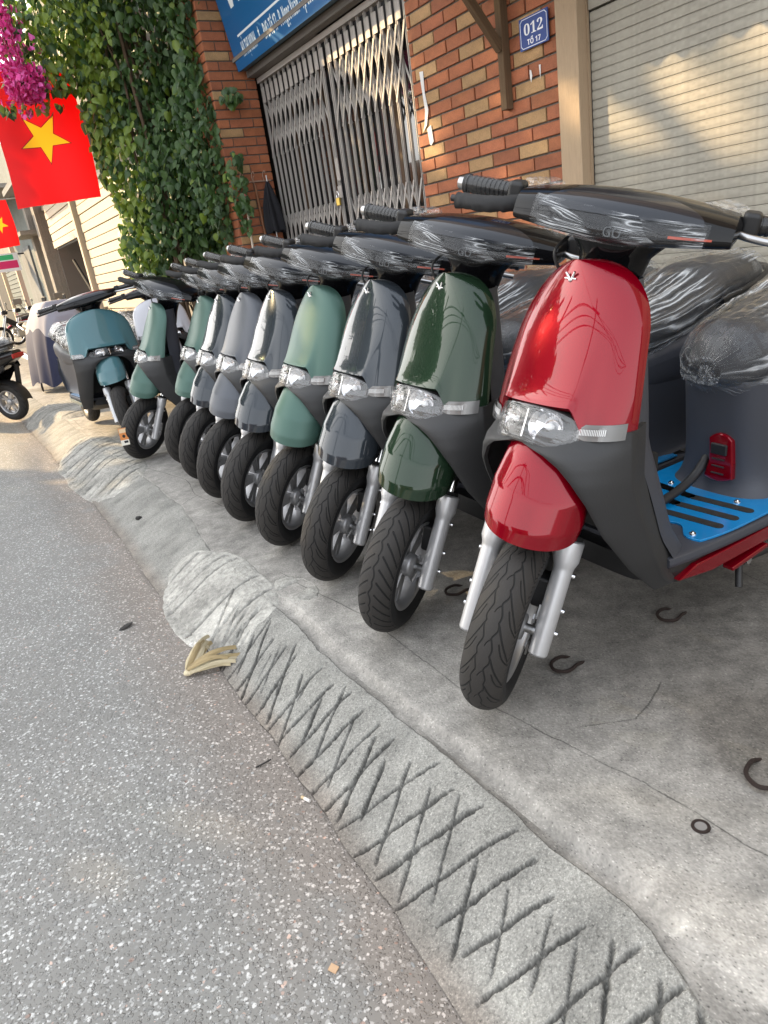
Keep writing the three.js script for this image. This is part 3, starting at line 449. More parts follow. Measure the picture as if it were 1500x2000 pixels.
  part('brake_caliper', st([box(0.045, 0.085, 0.05, 0.075, 0.275, 0.055, 0.008), rod([0.07, 0.255, 0.08], [0.07, 0.255, 0.086], 0.012), rod([0.085, 0.295, 0.08], [0.085, 0.295, 0.086], 0.012), tube([[0.08, 0.31, 0.06], [0.11, 0.4, 0.085], [0.16, 0.5, 0.07], [0.2, 0.6, 0.04]], 0.005)]), blackPlastic, o);
  const FX = [0, 0.12, 0.14, 0.082, 0.35, 0.036, 0.6, -0.008, 0.85, -0.036, 1, -0.044], FY = [0, 0.67, 0.2, 0.635, 0.4, 0.588, 0.62, 0.535, 0.85, 0.48, 1, 0.45], FW = [0, 0.06, 0.15, 0.074, 0.35, 0.091, 0.6, 0.1, 0.85, 0.101, 1, 0.097];
  part('front_fender', st([shell((u, v) => { const th = (u * 2 - 1) * 1.75, a = Math.abs(th), w = pw(FW, v), bx = th / 1.75; const k = Math.min(a, 1.3); return [pw(FX, v) + w * 0.85 * (1 - Math.cos(k)) + Math.max(0, a - 1.3) * 0.16, pw(FY, v) + 0.035 * Math.pow(bx, 4) * v * v + 0.012 * bx * bx * v * v, Math.sign(th) * w * Math.sin(k) * (1 + 0.04 * v)]; }, 44, 40, 0.005)]), paint, o);
  // steering head and handlebar
  part('neck_cover', st([grid((u, v) => { const a = u * 6.2832, y = lerp(0.84, 1.04, v), w = pw([0, 0.06, 0.35, 0.06, 0.7, 0.075, 0.9, 0.115, 1, 0.16], v), d = pw([0, 0.05, 0.6, 0.055, 1, 0.08], v); return [lerp(0.31, 0.345, v) + d * Math.cos(a), y, w * Math.sin(a)]; }, 32, 16)]), pianoBlack, o);
  const HW = 0.215, cov = (u, v, off = 0) => { // v along z, u around the section
    const t = (v * 2 - 1), a = Math.abs(t), z = t * HW, yt = 1.098 - 0.020 * a * a, yb = 1.008 + 0.014 * Math.pow(a, 1.4), xf = 0.222 + 0.055 * Math.pow(a, 1.7), xr = 0.45 - 0.02 * a;
    const th = u * Math.PI * 2, cx = (xf + xr) / 2, cy = (yt + yb) / 2, n = 0.62, c = Math.cos(th), s = Math.sin(th);
    let x = cx - Math.sign(c) * Math.pow(Math.abs(c), n) * ((xr - xf) / 2 + off), y = cy + Math.sign(s) * Math.pow(Math.abs(s), n) * ((yt - yb) / 2 + off);
    x += (y - cy) * 0.5 * (x < cx ? 1 : 0) * 1.0; return [x, y, z];
  };
  const ends = [0, 1].map((v) => grid((u, w) => { const p = cov(v ? 1 - u : u, v), t = v ? 1 : -1; return [lerp(0.36, p[0], w), lerp(1.06, p[1], w), p[2] + t * 0.012 * (1 - w * w)]; }, 48, 3));
  const hb = part('handlebar_cover', st([grid((u, v) => cov(u, v), 64, 56), ...ends]), pianoBlack, o);
  part('visor', st([shell((u, v) => { const t = u * 2 - 1, w = 0.16 * (1 - 0.5 * v * v); const p = cov(lerp(0.015, 0.20, v), 0.5 + t * w / HW / 2 * 1.0, 0.004); return p; }, 40, 16, 0.003)]), pMat({ color: lin(0.012, 0.014, 0.02), roughness: 0.3, specularIntensity: 0.3, clearcoat: 0.7, clearcoatRoughness: 0.01 }), hb);
  if (!opt.plain) {
    part('display_film', st([grid((u, v) => { const t = u * 2 - 1, k = crumple(u * 2.6 + v * 2, v * 3 - u * 2) * 0.003; return cov(lerp(-0.12, 0.035 + 0.03 * t * t - 0.03 * t, v), 0.5 + t * 0.40, 0.003 + k); }, 140, 60)]), thinFilm, hb);
    part('film_crease_gleam', st([grid((u, v) => { const t = u * 2 - 1; return [...cov(lerp(-0.11, 0.03 + 0.03 * t * t - 0.03 * t, v), 0.5 + t * 0.39, 0.0075), v * 0.45, u * 1.2 + v * 0.25]; }, 60, 20)]), filmWhite, hb);
    const tg = new TextGeometry('GO', { font, size: 0.0185, depth: 0.0008, curveSegments: 5 }); tg.rotateY(-Math.PI / 2); tg.rotateZ(-0.25); tg.translate(0.2075, 1.028, -0.016); part('lettering', st([tg]), sMat({ color: lin(0.06, 0.065, 0.07), roughness: 0.4 }), hb);
    part('stripe', st([0.22, 0.72].map((v0) => grid((u, v) => cov(lerp(-0.035, -0.02, v), lerp(v0 + 0.02, v0 + 0.2, u) , 0.0015), 20, 1)).slice(1)), sMat({ color: lin(0.4, 0.06, 0.03), roughness: 0.4 }), hb);
    for (const s of [-1, 1]) { const b = part('plastic_wrap', st([crumpleBlob(0.036, 0.9, 0.42, 1.2, s * 3 + 7).translate(0.40, 1.083, s * 0.185)]), looseFilm, hb); }
  }
  for (const s of [-1, 1]) {
    const gr = [], n = 9; gr.push(rod([0.372, 1.062, s * 0.225], [0.395, 1.062, s * 0.36], 0.0175, 0.018)); for (let k = 0; k < n; k++) { const t = (k + 1) / (n + 1); gr.push(rod([lerp(0.374, 0.395, t), 1.062, s * lerp(0.245, 0.355, t)], [lerp(0.374, 0.395, t) + 0.001, 1.062, s * (lerp(0.245, 0.355, t) + 0.006)], 0.0192, 0.0192)); }
    gr.push(rod([0.395, 1.062, s * 0.36], [0.396, 1.062, s * 0.37], 0.021, 0.02));
    const g = part('grip', st(gr), blackPlastic, o); part('bar_end', st([rod([0.396, 1.062, s * 0.368], [0.398, 1.062, s * 0.385], 0.015, 0.013)]), steel, g); part('grip_film', st([rod([0.374, 1.062, s * 0.243], [0.395, 1.062, s * 0.362], 0.0212, 0.0212, 24)]), thinFilm, g);
    part('switch_housing', st([box(0.05, 0.05, 0.035, 0.367, 1.062, s * 0.238, 0.01)]), blackPlastic, o);
    part('brake_lever', st([tube([[0.335, 1.05, s * 0.2], [0.315, 1.045, s * 0.25], [0.318, 1.041, s * 0.32], [0.33, 1.038, s * 0.375]], 0.0075, 20)]), s > 0 ? steel : blackPlastic, o);
    if (s < 0 && !opt.plain) part('lever_sleeve', st([(() => { const g = tube([[0.336, 1.05, -0.215], [0.318, 1.042, -0.26], [0.318, 1.037, -0.31], [0.328, 1.036, -0.36]], 0.0165, 40, 14), p = g.attributes.position; for (let i = 0; i < p.count; i++) { const k = 0.006 * (crumple(p.getZ(i) * 50, p.getY(i) * 60) - 0.5); p.setY(i, p.getY(i) + k); p.setX(i, p.getX(i) + k); } g.computeVertexNormals(); return g; })()]), sMat({ color: lin(0.016, 0.016, 0.017), roughness: 0.75 }), o);
  }
  part('brake_cable', [tube([[0.30, 1.03, -0.07], [0.25, 0.99, -0.085], [0.27, 0.93, -0.07], [0.31, 0.88, -0.04]], 0.0035)], blackPlastic, o);
  // headlight and indicators
  const hlw = opt.hlw || 0.108, hlh = opt.hlh || 0.036, hy = 0.674, hx = opt.wide ? 0.064 : 0.066;
  const rrect = (w, h, r) => { const s = new THREE.Shape(); s.moveTo(-w + r, -h); s.lineTo(w - r, -h); s.quadraticCurveTo(w, -h, w, -h + r); s.lineTo(w, h - r); s.quadraticCurveTo(w, h, w - r, h); s.lineTo(-w + r, h); s.quadraticCurveTo(-w, h, -w, h - r); s.lineTo(-w, -h + r); s.quadraticCurveTo(-w, -h, -w + r, -h); return s; };
  const face = (g, x, tilt = -0.42) => { const p = g.attributes.position; g.rotateY(-Math.PI / 2); for (let i = 0; i < p.count; i++) { const z = p.getZ(i); p.setX(i, p.getX(i) + 1.9 * z * z * (opt.wide ? 1.4 : 2.2)); } g.rotateZ(tilt); g.translate(x, hy, 0); g.computeVertexNormals(); return g; };
  const dense = (w, h, r, d, b) => ext(rrect(w, h, r), d, b, 10);
  const dome = (w, h, r, z0, dz) => grid((u, v) => { const a = u * 6.2832, n = 2 / 4.2, c = Math.cos(a), s = Math.sin(a), q = 1 - (1 - v) , z = Math.sign(c) * Math.pow(Math.abs(c), n) * w * q, y = Math.sign(s) * Math.pow(Math.abs(s), n) * h * q; return [-z, y, z0 + dz * Math.pow(1 - Math.pow(q, 3), 1)]; }, 48, 12);
  const hl = part('headlight', face(dome(hlw * 1.03, hlh * 1.06, 0.03, -0.03, 0.0), hx), deepBlack, o);
  part('bezel', face(merge([grid((u, v) => { const a = u * 6.2832, n = 2 / 4.2, c = Math.cos(a), s = Math.sin(a), k = 1.0 + 0.13 * v, z = Math.sign(c) * Math.pow(Math.abs(c), n) * hlw * k, y = Math.sign(s) * Math.pow(Math.abs(s), n) * (hlh * 1.0 + 0.008 * v); return [-z, y, 0.008 - 0.04 * v * v]; }, 48, 5)]), hx), opt.wide ? blackPlastic : plasticGrey, hl);
  const cells = []; for (const s of [-1, 1]) { const b = lathe([[0.004, -0.022], [0.016, -0.018], [0.028, -0.006], [0.035, 0.006]], 24); b.rotateX(Math.PI / 2); b.translate(s * hlw * 0.46, 0.004, -0.008); cells.push(b); } cells.push(box(hlw * 1.9, hlh * 1.8, 0.002, 0, 0, -0.024)); cells.push(box(0.004, hlh * 1.7, 0.016, 0, 0, -0.014));
  part('reflector', face(merge(cells), hx), reflector, hl);
  part('bulb', face(merge([-1, 1].map((s) => new THREE.SphereGeometry(0.008, 12, 8).translate(s * hlw * 0.46, 0.004, -0.02))), hx), whitePlastic, hl);
  part('lens', face(dome(hlw, hlh, 0.03, 0.006, 0.008), hx), lensMat, hl);
  if (!opt.plain) { part('headlight_film', face(grid((u, v) => { const a = u * 6.2832, q = v * 1.08, n = 2 / 3.6, c = Math.cos(a), s = Math.sin(a), z = Math.sign(c) * Math.pow(Math.abs(c), n) * hlw * q, y = Math.sign(s) * Math.pow(Math.abs(s), n) * hlh * q, k = crumple(z * 45 + 3, y * 60 + 1); return [-z, y, 0.012 + 0.012 * k * (1 - v * v * 0.7)]; }, 90, 36), hx), looseFilm, hl); }
  for (const s of [-1, 1]) {
    const gz = (z0, z1, ya, yb, off) => grid((u, v) => { const z = lerp(z0, z1, u), y = lerp(ya, yb, v) - 0.005 + (u < 0.2 && v > 0.5 ? -0.012 * (0.2 - u) / 0.2 : 0), a = Math.asin(Math.pow(clamp(z / sw(0.02), 0, 1), 1.125)) / (Math.PI / 2), p = shieldPt(a, 0.03, off); return [p[0] - off + (y - 0.66) * 0.25, y, s * z]; }, 20, 4);
    const a0 = 0.112 + wide, a1 = 0.186 + wide, ti = part('turn_signal', gz(a0, a1, 0.655, 0.681, 0.007), lensMat, o); ti.material = lensMat;
    part('signal_body', gz(a0, a1, 0.652, 0.684, 0.0015), sMat({ color: lin(0.22, 0.22, 0.22), roughness: 0.25, metalness: 0.4 }), ti);
    const led = []; for (let k = 0; k < 16; k++) led.push(gz(lerp(a0 + 0.008, a1 - 0.02, k / 16), lerp(a0 + 0.008, a1 - 0.02, (k + 0.55) / 16), 0.664, 0.676, 0.004)); part('diffuser', led, whitePlastic, ti);
  }
  return o;
}
// ---------------------------------------------------------------- shop front (street face at x = 3)
const FX0 = 3.0;
const noiseCol = (n, f, lo, hi, tint) => dataTex(n, (u, v) => { const t = lerp(lo, hi, 0.6 * fbm(u * f, v * f, 4, f) + 0.4 * vn(u * f * 24, v * f * 24, f * 24)); return [t * tint[0], t * tint[1], t * tint[2]]; }, true);
const fineBump = dataTex(512, (u, v) => { const t = 0.5 * fbm(u * 24, v * 24, 4, 24) + 0.5 * vn(u * 200, v * 200, 200); return [t, t, t]; });
const brickTex = noiseCol(512, 6, 0.62, 1.0, [1, 1, 1]);
const BRICK = []; for (let i = 0; i < 7; i++) { const k = 0.86 + 0.05 * i, q = (i % 3) * 0.012; BRICK.push(sMat({ map: brickTex, color: lin(0.54 * k + q, 0.175 * k + q * 0.6, 0.078 * k), roughness: 0.72, bumpMap: fineBump, bumpScale: 0.0012 })); }
const TAN = []; for (let i = 0; i < 4; i++) { const k = 0.9 + 0.07 * i; TAN.push(sMat({ map: brickTex, color: lin(0.62 * k, 0.37 * k, 0.17 * k), roughness: 0.72, bumpMap: fineBump, bumpScale: 0.0012 })); }
const mortar = sMat({ map: brickTex, color: lin(0.22, 0.19, 0.16), roughness: 0.95, bumpMap: fineBump, bumpScale: 0.004 });
function chamferBrick(L, h, d, c) { // front face looks along -x, centred, back at x = 0
  const pos = [], idx = [], F = -d, uv = [];
  const ring = (x, a, b) => [[x, -b, -a], [x, -b, a], [x, b, a], [x, b, -a]];
  const q = (p) => { const i = pos.length / 3, o = rnd(); p.forEach((k) => { pos.push(...k); uv.push(k[2] * 3 + o, k[1] * 3 + o); }); idx.push(i, i + 1, i + 2, i, i + 2, i + 3); };
  const A = ring(F, L / 2 - c, h / 2 - c), B = ring(F + c, L / 2, h / 2), C = ring(0, L / 2, h / 2);
  q(A); for (let k = 0; k < 4; k++) { const m = (k + 1) % 4; q([B[k], B[m], A[m], A[k]]); q([C[k], C[m], B[m], B[k]]); }
  const g = new THREE.BufferGeometry(); g.setAttribute('position', new THREE.Float32BufferAttribute(pos, 3)); g.setAttribute('uv', new THREE.Float32BufferAttribute(uv, 2)); g.setIndex(idx); g.computeVertexNormals(); return g;
}
const PITCH = 0.0735, brickGeos = {};
function brickGeo(L) { const k = Math.round(L * 1000); return (brickGeos[k] ??= [0, 1, 2].map(() => chamferBrick(L, PITCH - 0.0105, 0.011, 0.0025))); }
{ // brick panel between the gate and the tan post
  seed = 31;
  const w = base('brick_wall', [FX0, 0, 0]); tag(w, 'red and tan brick wall between the lattice gate and the roller shutter', 'wall');
  part('mortar_bed', box(0.3, 3.6, 1.265, 0.161, 1.8, -3.5485), mortar, w);
  const z0 = -4.18, z1 = -2.917;
  for (let k = -18; k < 26; k++) {
    const y = 1.385 + PITCH * (k + 0.5), even = ((k % 2) + 2) % 2 === 0, B = 0.2222;
    const joints = []; let z = even ? -3.027 : -3.138; while (z < z1) z += B; joints.push(z1); z -= B; while (z > z0 + 0.02) { joints.push(z); z -= B; } joints.push(z0);
    for (let i = 0; i < joints.length - 1; i++) {
      const b = joints[i], a = joints[i + 1], L = b - a - 0.0095; if (L < 0.02) continue;
      const tanB = even && L > 0.15 && i % 2 === 1; const m = tanB ? TAN[rnd() * 4 | 0] : BRICK[rnd() * 7 | 0];
      const p = part('brick', brickGeo(L)[rnd() * 3 | 0], m, w); p.position.set(0.011 + rr(-0.0012, 0.0012), y, (a + b) / 2); p.rotation.set(0, rr(-0.004, 0.004), 0);
    }
  }
  const pl = sMat({ color: lin(0.72, 0.70, 0.68), roughness: 0.85, side: THREE.DoubleSide });
  const scrap = (pts, x, label) => { const s = poly(pts), g = ext(s, 0.0008); g.rotateY(-Math.PI / 2); const p = g.attributes.position; for (let i = 0; i < p.count; i++) p.setX(i, p.getX(i) - 0.006 * crumple(p.getY(i) * 30, p.getZ(i) * 30)); g.computeVertexNormals(); const m = part('paper_remnant', g, pl); m.position.set(x, 0, 0); tag(m, label, 'paper'); };
  scrap([[-4.085, 2.02], [-4.045, 2.015], [-4.05, 1.9], [-4.03, 1.8], [-4.06, 1.72], [-4.11, 1.69], [-4.085, 1.73], [-4.065, 1.8], [-4.075, 1.92]].map(([z, y]) => [z, y]), FX0 - 0.004, 'long torn strip of white paper stuck to the left edge of the brick wall');
  scrap([[-4.065, 1.70], [-4.02, 1.715], [-4.01, 1.62], [-4.035, 1.60], [-4.05, 1.61]], FX0 - 0.004, 'short scrap of white paper under the long torn strip on the brick wall');
  scrap([[-3.125, 1.795], [-3.112, 1.79], [-3.108, 1.765], [-3.118, 1.735], [-3.124, 1.76]], FX0 - 0.003, 'left flake of white paint on the bricks below the house number');
  scrap([[-3.055, 1.80], [-3.043, 1.80], [-3.044, 1.765], [-3.05, 1.735]], FX0 - 0.003, 'right flake of white paint on the bricks below the house number');
}
{ // left brick pier, standing out from the gate
  seed = 77; const w = base('brick_pier', [2.6, 0, -6.55]); tag(w, 'shaded brick pier left of the lattice gate with vine leaves on it', 'pier');
  part('mortar_bed', box(0.41, 4.4, 0.44, 0.216, 2.2, -0.231), mortar, w);
  for (let k = 0; k < 59; k++) {
    const y = 0.062 + PITCH * (k + 0.5), odd = k % 2;
    for (const [a, b] of odd ? [[0, 0.11], [0.11, 0.333], [0.333, 0.43]] : [[0, 0.222], [0.222, 0.43]]) { const L = b - a - 0.0095, tn = !odd && a === 0 && k % 4 === 0; const p = part('brick', brickGeo(L)[rnd() * 3 | 0], tn ? TAN[rnd() * 4 | 0] : BRICK[rnd() * 4 | 0], w); p.rotation.y = Math.PI / 2 + rr(-0.004, 0.004); p.position.set((a + b) / 2, y, -0.011); }
    for (const [a, b] of odd ? [[-0.222, 0], [-0.44, -0.222]] : [[-0.11, 0], [-0.333, -0.11], [-0.44, -0.333]]) { const L = b - a - 0.0095; const p = part('brick', brickGeo(L)[rnd() * 3 | 0], BRICK[rnd() * 7 | 0], w); p.position.set(0.011, y, (a + b) / 2); }
  }
}
{ // upper wall, lintels and the dark rooms behind
  const rough = sMat({ map: brickTex, color: lin(0.26, 0.2, 0.15), roughness: 0.9 });
  const b = base('shop_building'); tag(b, 'brick shop house whose front carries the blue sign, the gate and the shutter', 'building');
  part('wall', [box(0.4, 3, 2.37, 3.21, 5.1, -5.365), box(0.4, 3, 7.2, 3.23, 4.98, 0.68), box(0.3, 3.2, 1.26, 3.163, 5.2, -3.549), box(0.4, 2.2, 0.44, 2.81, 5.52, -6.772)], rough, b);
  part('room', [box(3, 0.1, 12, 5.0, 3.4, -0.5), box(0.1, 3.6, 12, 6.5, 1.75, -0.5), box(3.4, 3.6, 0.1, 4.9, 1.75, -6.9), box(3.4, 3.6, 0.1, 4.9, 1.75, 5.6), box(3.1, 0.05, 12, 5.0, -0.13, -0.5)], sMat({ color: lin(0.05, 0.045, 0.04), roughness: 0.9 }), b);
  part('lintel', [box(0.16, 0.11, 2.36, 3.1, 2.63, -5.364), box(0.1, 0.05, 2.36, 3.0, 2.6, -5.364)], sMat({ map: brickTex, color: lin(0.26, 0.24, 0.22), roughness: 0.8 }), b);
  part('soffit', box(0.26, 0.03, 2.36, 2.97, 2.705, -5.364), sMat({ map: brickTex, color: lin(0.3, 0.27, 0.24), roughness: 0.85 }), b);
}
const tanPaint = sMat({ map: noiseCol(512, 4, 0.84, 1.0, [1, 1, 1]), color: lin(0.50, 0.36, 0.23), roughness: 0.7, bumpMap: fineBump, bumpScale: 0.0015 });
tag(part('door_post', [box(0.14, 3.4, 0.14, 3.045, 1.7, -2.844, 0.006), box(0.05, 3.4, 0.012, 3.06, 1.7, -2.767)], tanPaint), 'tan painted post between the brick wall and the roller shutter', 'post');
{ // roller shutter
  const steelTan = sMat({ map: noiseCol(1024, 5, 0.80, 1.0, [1, 1, 0.99]), color: lin(0.42, 0.39, 0.33), roughness: 0.55, metalness: 0.05, bumpMap: fineBump, bumpScale: 0.0006 });
  const s = base('roller_shutter', [3.05, 0, -2.755]); tag(s, 'beige steel roller shutter with dappled sunlight right of the brick wall', 'shutter');
  const Pp = 0.0412, prof = poly([[0.012, 0.001], [-0.004, 0.0012], [-0.0052, 0.003], [-0.0060, Pp * 0.4], [-0.0055, Pp - 0.007], [-0.0040, Pp - 0.0058], [-0.0040, Pp - 0.0045], [-0.0052, Pp - 0.0034], [-0.0035, Pp - 0.0004], [0.012, Pp - 0.0004]]), g = ext(prof, 6.6);
  { const uv = g.attributes.uv, p = g.attributes.position; for (let i = 0; i < uv.count; i++) uv.setXY(i, p.getZ(i) / 1.6, p.getY(i) / 1.6); }
  for (let k = 0; k < 47; k++) { const m = part('slat', g, steelTan, s); m.position.set(rr(-0.0008, 0.0008), 0.004 + k * Pp, 0); }
  part('shutter_hood', box(0.08, 1.4, 6.6, 0.025, 2.648, 3.3), steelTan, s); part('guide_rail', box(0.05, 2.0, 0.03, 0.0, 1.0, -0.002 + 0.0), sMat({ color: lin(0.02, 0.02, 0.02), roughness: 0.6 }), s).position.set(0.02, 0, -0.018);
}
{ // collapsible lattice gate
  const gm = sMat({ map: noiseCol(512, 8, 0.7, 1.0, [1, 0.985, 0.97]), color: lin(0.62, 0.60, 0.58), roughness: 0.55, metalness: 0.2 });
  const g = base('lattice_gate', [3.06, 0, 0]); tag(g, 'grey collapsible steel lattice gate with a brass padlock', 'gate');
  const z0 = -6.52, n = 25, sp = 0.0935, bar = merge([box(0.012, 2.5, 0.006, 0, 1.28, -0.009), box(0.012, 2.5, 0.006, 0, 1.28, 0.009), box(0.005, 2.5, 0.024, 0.006, 1.28, 0)]);
  const Z = (i) => z0 + i * sp;
  for (let i = 0; i < n; i++) { const wide = i === 12 || i === 13; const b = part('bar', bar, gm, g); b.position.z = Z(i) + (i < 13 ? 0 : 0.02); if (wide) b.scale.z = 1.5; const t = part('top_plate', box(0.004, 0.12, 0.052, -0.008, 2.43, 0.03), gm, g); t.position.set(0, 0, b.position.z); }
  const strip = (dir, H2) => { const q = beam([0, 0, 0], [0, H2, dir * sp * 2], 0.004, 0.017); return q; };
  const S1 = [strip(1, 0.42), strip(-1, 0.42)];
  for (const y of [1.93, 0.22, 0.62, 1.02]) for (let i = 0; i < n - 2; i++) { if (i === 11 || i === 12) continue; const off = i >= 13 ? 0.02 : 0; const a = part('lattice_strip', S1[0], gm, g); a.position.set(-0.012, y, Z(i) + off); const b = part('lattice_strip', S1[1], gm, g); b.position.set(0.016, y, Z(i + 2) + off); }
  part('rail', box(0.05, 0.04, 2.36, 0.0, 2.55, -5.364), gm, g); part('rail', box(0.05, 0.02, 2.36, 0, 0.02, -5.364), gm, g);
  part('lock_plate', [box(0.006, 0.16, 0.05, -0.014, 1.66, -5.37), box(0.006, 0.09, 0.06, -0.014, 1.50, -5.38)], gm, g);
  const pk = base('padlock', [3.02, 1.43, -5.385]); tag(pk, 'brass padlock hanging at the middle of the lattice gate', 'padlock');
  part('lock_body', box(0.022, 0.06, 0.048, 0, 0, 0, 0.006), sMat({ color: lin(0.7, 0.5, 0.12), metalness: 0.9, roughness: 0.3 }), pk);
  part('shackle', tube([[0, 0.02, -0.015], [0, 0.06, -0.015], [0, 0.078, 0], [0, 0.06, 0.015], [0, 0.02, 0.015]], 0.004), chrome, pk);
  const rd = base('glass_door', [3.30, 0, 0]); tag(rd, 'dark glass door behind the lattice gate', 'door'); part('pane', box(0.01, 2.4, 2.2, 0, 1.25, -5.36), pMat({ color: lin(0.01, 0.01, 0.012), roughness: 0.08, clearcoat: 1 }), rd); part('frame', [-6.45, -5.85, -5.36, -4.8, -4.26].map((z) => box(0.04, 2.45, 0.045, -0.01, 1.25, z)), sMat({ color: lin(0.12, 0.07, 0.04), roughness: 0.5 }), rd);
}
{ // blue shop sign, leaning out at the top
  const L = 4.0, Hs = 1.15, tex = canvasTex(2048, 592, (c, W, H) => {
    c.fillStyle = '#0a5c93'; c.fillRect(0, 0, W, H); const px = H / Hs;
    c.fillStyle = '#e8eef0'; c.save(); c.font = 'bold 330px sans-serif'; c.translate(0.14 * W / L, H - 0.40 * px); c.scale(0.62, 1); c.fillText('VI', 0, 0); c.restore();
    c.fillRect(0.19 * W / L, H - 0.225 * px, 1.9 * W / L, 0.016 * px);
    const txt = (s, x, w) => { c.save(); const m = vText(c, s, 0, 0, 76, 'bold', 'sans-serif', true); c.translate(x * W / L, H - 0.066 * px); c.scale(w * W / L / m, 1.0); vText(c, s, 0, 0, 76); c.restore(); };
    txt('HÀ THỊ MINH', 0.20, 0.30); txt('*', 0.56, 0.03); txt('Đ/C: Tổ 17 - P. Ngọc Xuân - Tp Cao Bằng', 0.66, 0.98); txt('ĐT: 0263.8333', 1.74, 0.34);
  });
  const s = base('shop_sign', [2.855, 2.61, -6.50]); tag(s, 'blue shop sign with white lettering above the lattice gate', 'sign'); s.rotation.z = 0.16;
  part('box_frame', box(0.07, Hs, 3.9, 0.04, Hs / 2, 1.95), sMat({ color: lin(0.05, 0.1, 0.14), roughness: 0.5 }), s);
  const f = new THREE.PlaneGeometry(3.9, Hs); f.rotateY(-Math.PI / 2); f.translate(0.003, Hs / 2, 1.95); { const uv = f.attributes.uv; for (let i = 0; i < uv.count; i++) uv.setX(i, uv.getX(i) * 3.9 / 4); }
  part('sign_face', f, sMat({ map: tex, roughness: 0.35 }), s);
}
{ // slab and parapet added out of view to keep skylight off gate and pier
  const b = base('added_shade_slab', [0, 0, 0]); tag(b, 'unseen concrete slab added above the blue sign to shade the gate and pier', 'added_shade_slab'); part('slab', box(1.3, 0.16, 3.6, 2.36, 3.86, -5.7, 0.01), sMat({ map: brickTex, color: lin(0.3, 0.28, 0.25), roughness: 0.9 }), b); part('parapet', [box(0.1, 0.8, 3.6, 1.76, 4.34, -5.7), box(1.15, 0.8, 0.1, 2.38, 4.34, -7.45)], sMat({ map: brickTex, color: lin(0.36, 0.33, 0.28), roughness: 0.9 }), b);
}
{ // house number plate
  const tex = canvasTex(512, 384, (c, W, H) => {
    c.fillStyle = '#123a86'; c.fillRect(0, 0, W, H); c.strokeStyle = '#e9edf4'; c.lineWidth = 9; const i = 20, k = 34;
    c.beginPath(); c.moveTo(i + k, i); c.lineTo(W - i - k, i); c.lineTo(W - i, i + k); c.lineTo(W - i, H - i - k); c.lineTo(W - i - k, H - i); c.lineTo(i + k, H - i); c.lineTo(i, H - i - k); c.lineTo(i, i + k); c.closePath(); c.stroke();
    c.fillStyle = '#f0f0f2'; c.textAlign = 'center'; c.font = 'bold 190px serif'; c.save(); c.translate(W / 2, 215); c.scale(1.12, 1); c.fillText('012', 0, 0); c.restore(); { const m = vText(c, 'TỔ 17', 0, 0, 92, 'bold', 'sans-serif', true); vText(c, 'TỔ 17', W / 2 - m / 2, 335, 92); }
  });
  const p = base('house_number_plate', [2.985, 1.955, -3.066]); tag(p, 'small blue house number plate reading 012 on the brick wall', 'house number');
  part('plate', box(0.006, 0.142, 0.204, 0, 0, 0, 0.002), sMat({ color: lin(0.01, 0.04, 0.2), roughness: 0.4 }), p);
  const f = new THREE.PlaneGeometry(0.203, 0.141); f.rotateY(-Math.PI / 2); f.translate(-0.0045, 0, 0); part('print', f, sMat({ map: tex, roughness: 0.35 }), p);
}
{ // timber bracket and corrugated canopy
  const wood = sMat({ map: dataTex(256, (u, v) => { const t = 0.6 + 0.4 * fbm(u * 40, v * 3, 4); return [t, t * 0.97, t * 0.93]; }, true), color: lin(0.24, 0.155, 0.085), roughness: 0.75, bumpMap: fineBump, bumpScale: 0.002 });
  const a = base('door_canopy', [0, 0, 0]); tag(a, 'small corrugated canopy on a wooden bracket above the brick wall', 'canopy');
  const bz = [-3.29, -2.2];
  for (const z of bz) { part('post', box(0.05, 0.85, 0.045, 2.975, 2.07 + (z > -3 ? 0.45 : 0), z, 0.003), wood, a); part('brace', beam([2.955, 1.93, z], [2.60, 2.34, z], 0.045, 0.035, 0.003), wood, a); part('arm', beam([2.99, 2.52, z], [2.45, 2.32, z], 0.05, 0.045, 0.003), wood, a); }
  part('purlin', [beam([2.52, 2.315, -3.5], [2.52, 2.315, -2.0], 0.045, 0.04, 0.003)], wood, a); part('purlin', [beam([2.85, 2.44, -3.5], [2.85, 2.44, -2.0], 0.045, 0.04, 0.003)], wood, a);
  part('corrugated_sheet', shell((u, v) => { const z = lerp(-3.62, -1.9, u), x = lerp(3.02, 2.36, v); return [x, lerp(2.56, 2.335, v) + 0.018 * Math.sin(z * 2 * Math.PI / 0.13), z]; }, 160, 6, 0.002), sMat({ map: brickTex, color: lin(0.58, 0.46, 0.28), roughness: 0.6 }), a);
}
